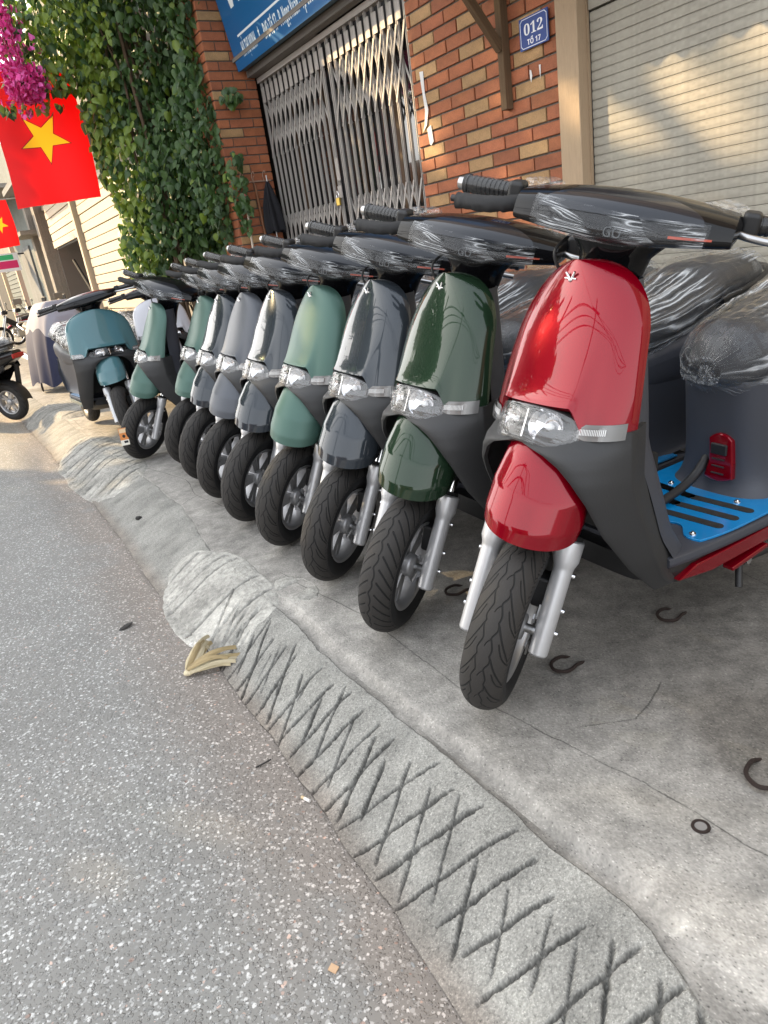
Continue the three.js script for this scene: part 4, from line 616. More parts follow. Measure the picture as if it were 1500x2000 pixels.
{ // things hanging on the pier
  const hk = sMat({ color: lin(0.4, 0.25, 0.18), roughness: 0.6, metalness: 0.4 });
  const hooks = base('hook_rail', [0, 0, -6.535]); tag(hooks, 'row of small wire hooks fixed across the brick pier', 'hooks');
  part('strip', box(0.36, 0.012, 0.012, 2.81, 1.755, 0), hk, hooks); for (const x of [2.70, 2.81, 2.92]) part('hook', tube([[x, 1.75, 0.01], [x - 0.005, 1.81, 0.02], [x + 0.012, 1.835, 0.025], [x + 0.02, 1.81, 0.025]], 0.004), hk, hooks);
  const s1 = base('broom', [2.69, 0, -6.5]); tag(s1, 'broom with a pale stick and pink handle hanging on the brick pier', 'broom');
  part('stick', rod([-0.06, 0.45, 0.01], [0.01, 1.58, 0], 0.010), sMat({ color: lin(0.6, 0.5, 0.4), roughness: 0.5 }), s1); part('handle', rod([0.01, 1.56, 0], [0.017, 1.68, 0], 0.017, 0.014), sMat({ color: lin(0.6, 0.1, 0.12), roughness: 0.4 }), s1); part('loop', tube([[0.017, 1.67, 0], [0.01, 1.76, 0], [0.03, 1.72, 0], [0.017, 1.67, 0]], 0.003), hk, s1); part('bristles', loopLoft((v) => ({ x: -0.06, y: lerp(0.46, 0.1, v), hw: lerp(0.02, 0.12, v), hh: 0.03, z: 0.01 }), 16, 4).rotateY(0), sMat({ color: lin(0.3, 0.22, 0.1), roughness: 0.9 }), s1);
  const s2 = base('wooden_stick', [2.82, 0, -6.5]); tag(s2, 'thin brown wooden stick hanging beside the black umbrella', 'stick'); part('shaft', rod([0.03, 0.4, 0], [-0.005, 1.72, 0], 0.011), sMat({ color: lin(0.22, 0.09, 0.04), roughness: 0.6 }), s2); part('tie', tube([[-0.005, 1.7, 0], [-0.015, 1.78, 0.01], [0, 1.8, 0.01]], 0.003), hk, s2);
  const u = base('umbrella', [2.925, 1.76, -6.47]); tag(u, 'folded black umbrella hanging on the brick pier next to the gate', 'umbrella');
  const cl = grid((q, v) => { const a = q * 6.2832, w = pw([0, 0.012, 0.15, 0.035, 0.5, 0.075, 0.85, 0.095, 1, 0.09], v) * (1 + 0.22 * Math.cos(a * 6 + v * 2)); return [w * Math.cos(a), -0.43 * v - 0.02 + 0.012 * Math.cos(a * 6) * v, w * 0.55 * Math.sin(a)]; }, 64, 20);
  part('cloth', cl, sMat({ color: lin(0.008, 0.008, 0.012), roughness: 0.8, side: THREE.DoubleSide }), u); part('shaft', rod([0, 0.03, 0], [0, -0.55, 0], 0.006), steel, u);
}

// ---------------------------------------------------------------- plants
function leafGeo(s, fold = 0.25) { // heart leaf hanging from its stalk, tip at -y
  const o = [[0, 0.06], [0.16, 0.2], [0.36, 0.16], [0.47, -0.08], [0.42, -0.34], [0.25, -0.62], [0, -1.0]], pos = [], idx = [];
  for (const q of [1, -1]) { const b = pos.length / 3; o.forEach(([x, y], i) => { pos.push(q * x * s, y * s, -Math.abs(x) * fold * s - 0.12 * s * y * y); }); for (let i = 1; i < o.length - 1; i++) { pos.push(q * o[i][0] * 0.5 * s, o[i][1] * 0.9 * s, -Math.abs(o[i][0]) * 0.5 * fold * s * 0.4 - 0.12 * s * o[i][1] ** 2); } const m = o.length; for (let i = 0; i < m - 1; i++) { if (i === 0) idx.push(b, b + 1, b + m); else if (i === m - 2) idx.push(b + i, b + i + 1, b + m + i - 1); else idx.push(b + i, b + i + 1, b + m + i - 1, b + i + 1, b + m + i, b + m + i - 1); } for (let i = 0; i < m - 3; i++) idx.push(b, b + m + i, b + m + i + 1); idx.push(b, b + 2 * m - 3, b + m - 1); }
  const g = new THREE.BufferGeometry(); g.setAttribute('position', new THREE.Float32BufferAttribute(pos, 3)); g.setAttribute('uv', new THREE.Float32BufferAttribute(new Float32Array(pos.length / 3 * 2), 2)); g.setIndex(idx); g.computeVertexNormals(); return g;
}
const leafMats = [[0.045, 0.105, 0.02], [0.06, 0.13, 0.022], [0.035, 0.085, 0.022], [0.17, 0.25, 0.025]].map((c) => pMat({ color: lin(c[0] * 1.2, c[1] * 1.2, c[2] * 1.15), roughness: 0.55, transmission: 0.45, thickness: 0, side: THREE.DoubleSide }));
const leafG = [leafGeo(0.064), leafGeo(0.078, 0.4), leafGeo(0.05, 0.1)];
const inEll = (c, r) => { let x, y, z; do { x = rr(-1, 1); y = rr(-1, 1); z = rr(-1, 1); } while (x * x + y * y + z * z > 1); const k = Math.pow(Math.max(1e-4, Math.hypot(x, y, z)), -0.35); return [c[0] + x * r[0] * k * 0.98, c[1] + y * r[1] * k * 0.98, c[2] + z * r[2] * k * 0.98]; };
{
  seed = 2024;
  const v = base('climbing_vine', [2.35, -0.05, -7.6]); tag(v, 'dense heart-leaved climbing vine covering the front left of the brick pier', 'vine');
  const E = [[[2.62, 2.05, -7.45], [0.42, 1.0, 0.45], 1900], [[2.42, 3.2, -7.6], [0.75, 0.75, 0.55], 1500], [[1.75, 3.38, -7.75], [0.75, 0.42, 0.55], 1100], [[2.1, 2.25, -7.7], [0.33, 0.75, 0.4], 850], [[2.05, 1.35, -7.75], [0.26, 0.42, 0.35], 520], [[2.9, 2.6, -7.25], [0.28, 0.6, 0.3], 420], [[2.75, 1.35, -7.3], [0.3, 0.4, 0.3], 260], [[1.52, 2.86, -7.65], [0.36, 0.13, 0.25], 130], [[1.3, 2.62, -7.55], [0.28, 0.07, 0.12], 26], [[1.9, 2.6, -7.6], [0.2, 0.35, 0.25], 150], [[2.35, 1.75, -7.3], [0.34, 0.6, 0.25], 420], [[2.52, 2.1, -6.75], [0.22, 0.85, 0.2], 560], [[2.62, 3.25, -6.75], [0.3, 0.5, 0.2], 360], [[2.62, 1.65, -6.42], [0.1, 0.35, 0.08], 60], [[2.72, 2.42, -6.42], [0.1, 0.07, 0.06], 16], [[2.66, 1.95, -6.42], [0.07, 0.05, 0.05], 9]];
  const spots = [];
  for (const [c, r, n] of E) for (let i = 0; i < n * 1.7; i++) { const p = inEll(c, r); if (p[1] < 0.9 && rnd() < 0.7) continue; spots.push(p); }
  const Q = new THREE.Quaternion(), mk = (p) => { const s = rr(0.55, 1.25); Q.setFromEuler(new THREE.Euler(rr(-0.75, 0.25), rr(-1.5, 1.1) - 0.35, rr(-0.7, 0.7), 'YXZ')); return [V(p[0] - 2.35, p[1] + 0.05, p[2] + 7.6), Q.clone(), V(s, s, s)]; };
  const front = spots.map((p, i) => [p[2] + p[0] * -0.3, i]).sort((a, b) => b[0] - a[0]).map((a) => a[1]), single = new Set(front.slice(0, 295));
  const lists = leafMats.map(() => [[], [], []]);
  spots.forEach((p, i) => { const [a, b, c] = mk(p), m = (p[0] < 2.05 && rnd() < 0.6) || rnd() < 0.05 ? 3 : rnd() * 3 | 0, g = rnd() * 3 | 0; if (single.has(i)) { const l = part('leaf', leafG[g], leafMats[m], v); l.position.copy(a); l.quaternion.copy(b); l.scale.copy(c); } else lists[m][g].push(new THREE.Matrix4().compose(a, b, c)); });  // yellower leaves on the left side carry the backlight in their colour
  lists.forEach((L, m) => L.forEach((ms, g) => { if (!ms.length) return; const im = new THREE.InstancedMesh(leafG[g], leafMats[m], ms.length); ms.forEach((M, i) => im.setMatrixAt(i, M)); im.name = 'foliage'; im.userData.kind = 'stuff'; im.castShadow = im.receiveShadow = true; v.add(im); }));
  const bark = sMat({ color: lin(0.10, 0.065, 0.04), roughness: 0.9 }), stems = [];
  for (let i = 0; i < 26; i++) { const x = rr(-0.35, 0.5), z = rr(-0.2, 0.2), pts = [[-0.1 + x * 0.3, 0, z * 0.5]]; for (let k = 1; k < 7; k++) pts.push([x * k / 5 + rr(-0.08, 0.08), k * 0.55, z + rr(-0.1, 0.1)]); stems.push(tube(pts, rr(0.006, 0.02), 20, 5)); }
  part('stem', stems, bark, v).userData.kind = 'stuff';
  part('trunk', [rod([-0.18, 0, 0], [-0.1, 1.6, 0.02], 0.06, 0.045), rod([0.3, 0, 0.2], [0.18, 1.7, 0.15], 0.05, 0.03)], bark, v);
}
{
  seed = 808; const b = base('bougainvillea', [1.28, 2.75, -7.45]); tag(b, 'magenta bougainvillea spray hanging at the top left above the red flag', 'flowers');
  const br = leafGeo(0.045, 0.5), ms = [[0.8, 0.06, 0.36], [0.85, 0.14, 0.5], [0.7, 0.03, 0.26]].map((c) => pMat({ color: lin(...c), roughness: 0.6, transmission: 0.35, thickness: 0, side: THREE.DoubleSide }));
  ms.forEach((m, k) => { const n = 420, im = new THREE.InstancedMesh(br, m, n), M = new THREE.Matrix4(), q = new THREE.Quaternion(); for (let i = 0; i < n; i++) { const h = rnd(), p = rnd() < 0.55 ? inEll([0.0, 0.02, 0], [0.17, 0.15, 0.2]) : rnd() < 0.75 ? inEll([-0.08, 0.36, 0], [0.13, 0.32, 0.2]) : inEll([-0.03, 0.2, 0], [0.26, 0.45, 0.25]); q.setFromEuler(new THREE.Euler(rnd() * 6.3, rnd() * 6.3, rnd() * 6.3)); M.compose(V(...p), q, V(1, 1, 1).multiplyScalar(rr(0.6, 1.2))); im.setMatrixAt(i, M); } im.name = 'bracts'; im.userData.kind = 'stuff'; im.castShadow = true; b.add(im); });
  part('twig', [tube([[0, 0, 0], [-0.05, 0.4, 0], [0.1, 0.9, -0.1], [0.5, 1.1, -0.2]], 0.008), tube([[0.08, -0.05, 0], [0.03, 0.3, 0.02], [0.1, 0.9, -0.1]], 0.006)], sMat({ color: lin(0.1, 0.07, 0.04), roughness: 0.9 }), b);
}
{ // street tree across the road: its crown, mostly out of frame, is cut to shape the shade and sun gaps
  seed = 909; const t = base('street_tree', [-4.8, -0.12, -10.5]); tag(t, 'large street tree across the road, mostly unseen, its crown shaped to shade the scooters', 'tree');
  const bark = sMat({ color: lin(0.12, 0.09, 0.06), roughness: 0.95 });
  part('trunk', [rod([0, 0, 0], [0.2, 3.6, 0.3], 0.28, 0.2, 12)], bark, t);
  for (let i = 0; i < 9; i++) { const a = i * 0.7, r = rr(2, 4.5); part('limb', tube([[0.2, 3.4 + rr(0, 0.3), 0.3], [0.2 + Math.cos(a) * r * 0.5, 5 + rr(0, 1), 0.3 + Math.sin(a) * r * 0.5], [0.2 + Math.cos(a) * r, 6.4 + rr(-0.5, 1.5), 0.3 + Math.sin(a) * r]], rr(0.05, 0.1), 16, 6), bark, t); }
  const M = new THREE.Matrix4(), q = new THREE.Quaternion(), L = [];
  const sx = -SUN.x / SUN.y, sz = -SUN.z / SUN.y; // drift of the light per metre of fall
  for (let i = 0; i < 60000 && L.length < 15000; i++) {
    const p = inEll([-3.6, 6.9, -10.6], [5.2, 3.2, 6.2]); if (p[1] < 3.7) continue;
    const gx = p[0] + sx * p[1], gz = p[2] + sz * p[1]; let wy = -1, wzz = 0; if (gx > 3) { const f = (3 - p[0]) / sx; wy = p[1] - f; wzz = p[2] + sz * f; }
    { const tt = (-7.8 - p[2]) / 0.8, cx = p[0] + 0.4 * tt, cy = p[1] - 0.45 * tt; if (tt > 0 && cx > 0.7 && cx < 2.35 && cy > 1.2 && cy < 4.6) continue; }
    if (gx < -2.6 || gz > 1.4 || fbm(p[0] * 0.9 + 5, p[1] * 0.9 + p[2] * 0.55, 3) < 0.40) continue;
    if (wy < 0) { if (gz < -6.35 + 0.25 * Math.sin(gx * 3) + 0.15 * Math.sin(gx * 9)) continue; }
    else { if (wzz < -7.2) continue; if (wzz > -4.5 && wzz < -2.7 && wy > 0.9 && wy < 1.75 && fbm(wzz * 4.5, wy * 3.5 + 2, 2) > 0.60) continue; if (wzz > -2.9 && wy > 0.75) { const n = fbm(wzz * 2.3 + 11, wy * 2.1 + 4, 3) + 0.22 * (wzz + 2.1) + 0.42 * (wy - 1.75); if (n > 0.455) continue; } }
    q.setFromEuler(new THREE.Euler(rnd() * 6.3, rnd() * 6.3, rnd() * 6.3)); L.push(M.clone().compose(V(p[0] + 4.8, p[1] + 0.12, p[2] + 10.5), q, V(1, 1, 1).multiplyScalar(rr(1.8, 3.2))));
  }
  const im = new THREE.InstancedMesh(leafG[0], leafMats[0], L.length); L.forEach((m, i) => im.setMatrixAt(i, m)); im.name = 'crown'; im.userData.kind = 'stuff'; im.castShadow = true; t.add(im);
}

// ---------------------------------------------------------------- flags
function flag(name, pos, w, h, label, wave, turn, flip) {
  const tex = canvasTex(512, 768, (c, W, H) => { c.fillStyle = '#f0060e'; c.fillRect(0, 0, W, H); c.translate(W / 2, H / 2); const R = W * 0.30; c.beginPath(); for (let k = 0; k < 10; k++) { const a = Math.PI / 2 + k * Math.PI / 5, r = k % 2 ? R * 0.4 : R; k ? c.lineTo(r * Math.cos(a), r * Math.sin(a)) : c.moveTo(r * Math.cos(a), r * Math.sin(a)); } c.closePath(); c.fillStyle = '#ffd91a'; c.fill(); c.lineWidth = 4; c.strokeStyle = '#a80810'; c.stroke(); });
  const f = base(name, pos, turn); tag(f, label, 'flag');
  part('cloth', shell((u, v) => { const x = (u - 0.5) * w, y = (v - 0.5) * h; return [x + 0.02 * Math.sin(v * 4), y - 0.035 * (1 - u) * (1 - v), wave * (Math.sin(u * 9 + v * 2) * 0.6 + Math.sin(u * 4 - v * 3) * 0.7) * (1 - 0.4 * v)]; }, 40, 40, 0.0015), pMat({ map: tex, roughness: 0.85, transmission: 0.5, thickness: 0, side: THREE.DoubleSide }), f);
  part('pole', rod([-w * 0.65, h / 2 + 0.01, 0], [w * 0.9, h / 2 + 0.01, 0], 0.012), sMat({ color: lin(0.3, 0.28, 0.25), roughness: 0.6 }), f); return f;
}
flag('flag', [1.40, 2.46, -8.0], 0.78, 1.12, 'large red flag with a yellow star hanging below the magenta flowers', 0.035, -0.1);
flag('flag', [1.83, 2.63, -18.2], 0.58, 0.92, 'small distant red flag with a yellow star at the left edge', 0.02, -0.1);

// ---------------------------------------------------------------- buildings farther along the street
{
  const slatM = sMat({ map: noiseCol(256, 4, 0.85, 1, [1, 1, 1]), color: lin(0.62, 0.52, 0.38), roughness: 0.6 }), plaster = sMat({ map: brickTex, color: lin(0.42, 0.38, 0.32), roughness: 0.9, bumpMap: fineBump, bumpScale: 0.006 }), grey = sMat({ map: brickTex, color: lin(0.24, 0.25, 0.25), roughness: 0.85 }), dark = sMat({ color: lin(0.03, 0.028, 0.026), roughness: 0.9 }), greenish = sMat({ map: brickTex, color: lin(0.17, 0.2, 0.19), roughness: 0.8 });
  const h = base('side_house', [0, 0, 0]); tag(h, 'low plastered house behind the climbing vine', 'house');
  part('wall', box(0.2, 3.6, 4.9, 3.15, 1.7, -9.45), plaster, h); part('roof', beam([2.3, 3.75, -9.3], [6, 4.6, -9.3], 0.12, 5.4), sMat({ color: lin(0.15, 0.13, 0.12), roughness: 0.8 }), h);
  const f = base('shuttered_shop', [0, 0, 0]); tag(f, 'sunlit cream shop with slatted folding shutters, one side half open', 'shop');
  const slat = (z0, z1) => box(0.03, 0.146, z1 - z0, 0, 0, 0, 0.008);
  const gR = slat(-15.6, -11.95), gL = slat(-19.45, -15.9);
  for (let k = 0; k < 21; k++) { const m = part('slat', gR, slatM, f); m.position.set(3.0 + 0.01 * (k % 2), -0.07 + k * 0.16, -13.775); }
  for (let k = 0; k < 8; k++) { const m = part('slat', gL, slatM, f); m.position.set(3.0 + 0.01 * (k % 2), 2.15 + k * 0.16, -17.675); }
  part('post', box(0.14, 3.5, 0.16, 2.97, 1.6, -15.75, 0.01), slatM, f);
  part('backing', [box(0.05, 3.5, 3.65, 3.07, 1.6, -13.775), box(0.05, 1.4, 3.6, 3.07, 2.75, -17.675)], grey, f);
  part('interior', [box(0.1, 3.2, 4.4, 5.4, 1.4, -17.7), box(2.3, 3.2, 0.1, 4.25, 1.4, -15.6), box(2.3, 3.2, 0.1, 4.25, 1.4, -19.8), box(2.4, 0.1, 4.3, 4.2, 3.0, -17.7)], sMat({ color: lin(0.16, 0.14, 0.12), roughness: 0.9 }), f);
  part('handrail', rod([3.25, 1.75, -18.9], [3.25, 0.2, -16.3], 0.035), dark, f);
  part('upper_wall', box(0.3, 2.2, 8.4, 3.2, 4.55, -15.9), plaster, f); part('eave', box(0.9, 0.12, 8.4, 2.75, 3.42, -15.9), grey, f);
  const p = base('plaster_piers', [0, 0, 0]); tag(p, 'pair of tall cream plaster piers left of the half open shutter', 'piers');
  part('pier', box(0.34, 3.6, 0.42, 3.0, 1.6, -20.1, 0.01), plaster, p); part('pier', box(0.3, 3.6, 0.36, 3.0, 1.6, -21.7, 0.01), plaster, p); part('recess', box(0.1, 3.2, 1.2, 3.1, 1.5, -20.9), grey, p); part('beam', box(0.3, 0.4, 2.2, 3.02, 3.55, -20.9), plaster, p); part('ledge', box(0.5, 0.1, 1.7, 2.75, 2.6, -21.6), plaster, p);
  const g = base('grey_house', [0, 0, 0]); tag(g, 'grey-green house front with a dark metal door beyond the plaster piers', 'house');
  part('wall', box(0.3, 5.2, 5.0, 3.1, 2.4, -24.6), greenish, g); part('door', box(0.06, 2.6, 2.2, 2.93, 1.15, -24.4), grey, g); part('canopy', [box(1.6, 0.1, 6.4, 2.3, 3.9, -25.5), box(0.05, 0.45, 6.4, 1.52, 4.02, -25.5)], sMat({ map: brickTex, color: lin(0.36, 0.34, 0.3), roughness: 0.8 }), g);
  const q = base('far_shop', [0, 0, 0]); tag(q, 'distant shop with a lowered green-grey shutter and pink post', 'shop');
  part('wall', box(0.3, 5, 12, 3.2, 2.3, -33.5), sMat({ map: brickTex, color: lin(0.3, 0.26, 0.22), roughness: 0.9 }), q); part('post', box(0.2, 3, 0.3, 2.95, 1.3, -27.6), sMat({ color: lin(0.5, 0.36, 0.27), roughness: 0.8 }), q); part('post', box(0.2, 3, 0.3, 2.95, 1.3, -32.6), sMat({ color: lin(0.55, 0.42, 0.28), roughness: 0.8 }), q);
  for (let k = 0; k < 16; k++) { const m = part('slat', box(0.04, 0.13, 4.4, 0, 0, 0), greenish, q); m.position.set(2.98, -0.1 + k * 0.15, -30.1); }
  part('door', box(0.1, 2.6, 4.5, 3.0, 1.1, -35.4), dark, q);
  const sg = base('hanging_sign', [2.35, 2.13, -24.6]); tag(sg, 'small pink and green hanging shop sign under the distant flag', 'sign'); sg.rotation.y = 0; part('panel', box(0.75, 0.5, 0.06), sMat({ map: canvasTex(128, 96, (c, W, H) => { c.fillStyle = '#e8e8ea'; c.fillRect(0, 0, W, H); c.fillStyle = '#39b577'; c.fillRect(24, 8, 80, 26); c.fillStyle = '#d8286a'; c.fillRect(10, 40, 108, 40); }), roughness: 0.5 }), sg); part('bracket', box(0.7, 0.04, 0.04, 0.55, 0.2, 0), dark, sg);
  const r = base('roadside_house', [0, 0, 0]); tag(r, 'row of houses closing the view far down the street', 'houses');
  part('wall', [box(16, 6, 1, -4, 2.8, -66), box(1, 5, 26, 3.5, 2.3, -53)], plaster, r); part('door', [box(2, 2.4, 0.1, 0.6, 1.1, -65.4)], dark, r);
  // across the street, seen only in reflections
  const o = base('opposite_house', [0, 0, 0]); tag(o, 'low orange rendered houses on the far side of the street', 'houses');
  part('wall', [box(3, 3.2, 7, -12.5, 1.5, 3.2), box(3, 2.6, 6, -12.5, 1.2, -5), box(3, 4, 9, -12.5, 1.9, -22)], sMat({ map: brickTex, color: lin(0.5, 0.25, 0.12), roughness: 0.9 }), o); part('roof', [box(3.6, 0.15, 7.4, -12.4, 3.2, 3.2), box(3.6, 0.15, 6.4, -12.4, 2.6, -5)], sMat({ color: lin(0.2, 0.1, 0.08), roughness: 0.8 }), o); part('door', [box(0.1, 2.2, 1.6, -10.97, 1, 3), box(0.1, 2.2, 2.4, -10.97, 1, -5)], dark, o);
  const up = base('utility_pole', [-6.2, -0.1, -2.5]); tag(up, 'concrete utility pole with sagging cables on the far side of the street', 'pole'); part('mast', rod([0, 0, 0], [0, 8.5, 0], 0.16, 0.1), grey, up); part('crossarm', box(0.1, 0.1, 1.6, 0, 7.6, 0), dark, up);
  for (let k = 0; k < 7; k++) part('cable', tube([[-0.3 + k * 0.12, 7.6 - (k % 3) * 0.45, -24], [0, 6.5 - (k % 3) * 0.45, -12], [0, 7.5 - (k % 3) * 0.45, 0], [0.1, 6.4 - (k % 4) * 0.4, 8], [0.1, 7.4, 18]], 0.018, 40, 4), dark, up);
  part('drop_cable', tube([[0, 7.3, 0], [4.5, 5.4, -3], [9, 5.2, -5.5]], 0.015, 24, 4), dark, up);
}

// ---------------------------------------------------------------- motorcycles
function makeBike(mats, label, pos, turn) {
  const [body, seatM, metal] = mats, o = base('motorcycle', pos, turn); tag(o, label, 'motorcycle'); // x to the rear
  for (const [x, nm] of [[0, 'front_wheel'], [1.23, 'rear_wheel']]) { const t = new THREE.TorusGeometry(0.255, 0.035, 10, 40); t.translate(x, 0.29, 0); const w = part(nm, t, rubberSide, o); const rm = new THREE.TorusGeometry(0.215, 0.012, 8, 40); rm.translate(x, 0.29, 0); part('rim', rm, chrome, w); const sp = []; for (let k = 0; k < 14; k++) { const a = k / 14 * 6.283; sp.push(rod([x, 0.29, k % 2 ? 0.025 : -0.025], [x + 0.21 * Math.cos(a), 0.29 + 0.21 * Math.sin(a), 0], 0.003, 0.003, 5)); } sp.push(rod([x, 0.29, -0.05], [x, 0.29, 0.05], 0.045)); const s = part('spokes', sp, metal, w); s.userData.kind = 'stuff'; }
  part('rear_fender', shell((u, v) => { const a = lerp(-0.5, 1.7, v), z = u * 2 - 1; return [1.23 + 0.32 * Math.sin(a), 0.31 + 0.32 * Math.cos(a) - 0.03 * z * z, z * 0.07]; }, 8, 20, 0.006), body, o);
  part('front_fender', shell((u, v) => { const a = lerp(-1.0, 1.1, v), z = u * 2 - 1; return [0.31 * Math.sin(a), 0.29 + 0.31 * Math.cos(a) - 0.03 * z * z, z * 0.055]; }, 8, 20, 0.005), body, o);
  part('mud_flap', box(0.02, 0.26, 0.14, 1.52, 0.38, 0, 0.005), seatM, o);
  for (const s of [-1, 1]) { part('fork_leg', rod([0, 0.29, s * 0.075], [0.24, 0.86, s * 0.075], 0.02), metal, o); part('shock_absorber', [rod([1.2, 0.3, s * 0.12], [1.02, 0.68, s * 0.12], 0.016), ...Array.from({ length: 8 }, (_, k) => new THREE.TorusGeometry(0.024, 0.006, 6, 12).rotateX(1.57).rotateZ(0.45).translate(lerp(1.17, 1.06, k / 8), lerp(0.37, 0.6, k / 8), s * 0.12))], metal, o); }
  part('engine', [box(0.34, 0.2, 0.2, 0.56, 0.34, 0, 0.04), rod([0.5, 0.38, 0], [0.3, 0.42, 0], 0.065)], metal, o);
  part('body', loopLoft((v) => ({ x: lerp(0.2, 1.5, v), y: pw([0, 0.78, 0.25, 0.56, 0.5, 0.6, 1, 0.78], v), hw: pw([0, 0.06, 0.3, 0.09, 0.7, 0.1, 1, 0.05], v), hh: pw([0, 0.1, 0.3, 0.07, 1, 0.04], v), hb: pw([0, 0.1, 0.3, 0.12, 0.7, 0.1, 1, 0.03], v), n: 2.6 }), 24, 24), body, o);
  part('seat', loopLoft((v) => ({ x: lerp(0.62, 1.34, v), y: pw([0, 0.74, 0.5, 0.78, 1, 0.83], v), hw: pw([0, 0.05, 0.2, 0.11, 0.8, 0.12, 1, 0.06], v), hh: 0.04, hb: 0.06, n: 3 }), 24, 20), seatM, o);
  part('grab_rail', tube([[1.05, 0.76, 0.14], [1.4, 0.85, 0.13], [1.5, 0.87, 0], [1.4, 0.85, -0.13], [1.05, 0.76, -0.14]], 0.014, 30), metal, o);
  part('exhaust', [rod([0.75, 0.24, -0.13], [1.55, 0.38, -0.16], 0.035, 0.052), rod([0.45, 0.26, -0.1], [0.75, 0.24, -0.13], 0.018)], chrome, o);
  part('handlebar', [tube([[0.36, 0.98, -0.34], [0.29, 1.0, -0.2], [0.26, 0.96, 0], [0.29, 1.0, 0.2], [0.36, 0.98, 0.34]], 0.014, 30), box(0.16, 0.12, 0.26, 0.22, 0.96, 0, 0.04)], seatM, o);
  part('headlight', new THREE.SphereGeometry(0.075, 16, 12).scale(0.7, 1, 1.2).translate(0.14, 0.94, 0), lensMat, o); part('reflector', new THREE.SphereGeometry(0.06, 16, 12).scale(0.6, 1, 1.2).translate(0.16, 0.94, 0), reflector, o);
  for (const s of [-1, 1]) part('mirror', [rod([0.29, 1.0, s * 0.2], [0.26, 1.16, s * 0.26], 0.006), box(0.02, 0.08, 0.12, 0.26, 1.18, s * 0.28, 0.01)], seatM, o);
  part('tail_light', box(0.05, 0.06, 0.13, 1.5, 0.77, 0, 0.015), sMat({ color: lin(0.4, 0.01, 0.01), roughness: 0.2 }), o);
  return o;
}
const cream = gloss(0.35, 0.32, 0.26, 0.1), bk = gloss(0.012, 0.012, 0.014), rd = gloss(0.35, 0.01, 0.02), tanSeat = sMat({ color: lin(0.16, 0.14, 0.11), roughness: 0.6 });
{
  makeBike([cream, tanSeat, steel], 'dusty parked motorcycle whose front half is under a grey cover', [1.40, G(-11.3) - 0.0, -11.3], 1.69);
  const c = base('motorcycle_cover', [1.36, G(-10.6), -10.6]); c.rotation.y = 1.69; tag(c, 'grey cloth cover with navy lower edge draped over the parked motorcycle', 'cover');
  const hem = (u) => 0.10 + 0.05 * Math.sin(u * 23) + 0.04 * Math.sin(u * 9), P = (u, v, off) => { // u along the bike, v from one hem over the ridge to the other
    const x = lerp(-0.85, 0.62, u) + 0.25 * Math.abs(v * 2 - 1) * (u - 0.5) * 0.4, t = Math.abs(v * 2 - 1), s = Math.sign(v * 2 - 1), top = pw([0, 0.55, 0.12, 0.92, 0.3, 1.12, 0.65, 1.12, 1, 0.9], u);
    const y = lerp(top, hem(u), Math.pow(t, 1.5)) , z = s * (0.05 + pw([0, 0.08, 0.2, 0.36, 0.6, 0.38, 1, 0.3], u) * Math.pow(t, 0.45)) * (1 + 0.10 * Math.sin(u * 16 + t * 2) * t); return [x, y, z]; };
  const cl = (a, b) => shell((u, v) => P(u, lerp(a, b, v)), 50, 30, 0.003);
  part('upper_cloth', cl(0.27, 0.73), sMat({ color: lin(0.26, 0.26, 0.31), roughness: 0.8 }), c);
  const navy = sMat({ color: lin(0.012, 0.018, 0.06), roughness: 0.8 }); part('hem_cloth', cl(0, 0.27), navy, c); part('hem_cloth', cl(0.73, 1), navy, c);
  makeBike([rd, blackPlastic, steel], 'red motorcycle standing just behind the grey cover', [1.75, -0.17, -14.4], 0.5); makeBike([bk, tanSeat, steel], 'black motorcycle behind the grey cover next to the plaster piers', [1.95, -0.17, -16.6], 0.35);
  for (let i = 0; i < 3; i++) makeBike([[bk, rd, cream][i], blackPlastic, steel], ['black motorcycle nearest the road in the distant group', 'red motorcycle in the middle of the distant group', 'pale motorcycle innermost of the distant group'][i], [1.55 + i * 0.42, -0.17, -23.2 - i * 0.7], 0.2);
}
{ // iron rings set in the pavement
  const rust = sMat({ color: lin(0.045, 0.03, 0.026), roughness: 0.65, metalness: 0.4, bumpMap: fineBump, bumpScale: 0.002 }), grp = 'iron tie hooks set in the pavement';
  const hook = (x, z, a, s, label) => { const h = base('iron_hook', [x, walkY(x, z), z], a); tag(h, label, 'hook', grp); part('bar', tube([[0.055 * s, -0.004, -0.022 * s], [0.03 * s, 0.008, -0.030 * s], [-0.012 * s, 0.012, -0.026 * s], [-0.03 * s, 0.012, 0.0], [-0.012 * s, 0.011, 0.026 * s], [0.03 * s, 0.009, 0.024 * s], [0.062 * s, -0.004, 0.018 * s]], 0.0045, 36, 8), rust, h); };
  hook(1.075, -1.13, 0.1, 1, 'U-shaped iron hook right beside the red scooter front tyre');
  hook(1.445, -1.10, 0.15, 1, 'U-shaped iron hook on the pavement under the red scooter floor');
  hook(1.07, -0.60, 0.25, 1.1, 'U-shaped iron hook at the right edge of the bare pavement');
  hook(1.14, -1.665, 0.1, 1, 'U-shaped iron hook behind the dark green scooter front tyre');
  hook(1.42, -1.52, 0.2, 0.9, 'U-shaped iron hook in the shadow between the red and dark green scooters');
  const r = base('iron_ring', [0.888, walkY(0.888, -0.607) + 0.001, -0.607]); tag(r, 'small round iron pipe end flush with the pavement', 'ring'); part('rim', new THREE.TorusGeometry(0.0135, 0.0032, 10, 32).rotateX(Math.PI / 2), rust, r); part('fill', new THREE.CylinderGeometry(0.012, 0.012, 0.002, 24), sMat({ color: lin(0.2, 0.19, 0.18), roughness: 0.9 }), r);
}
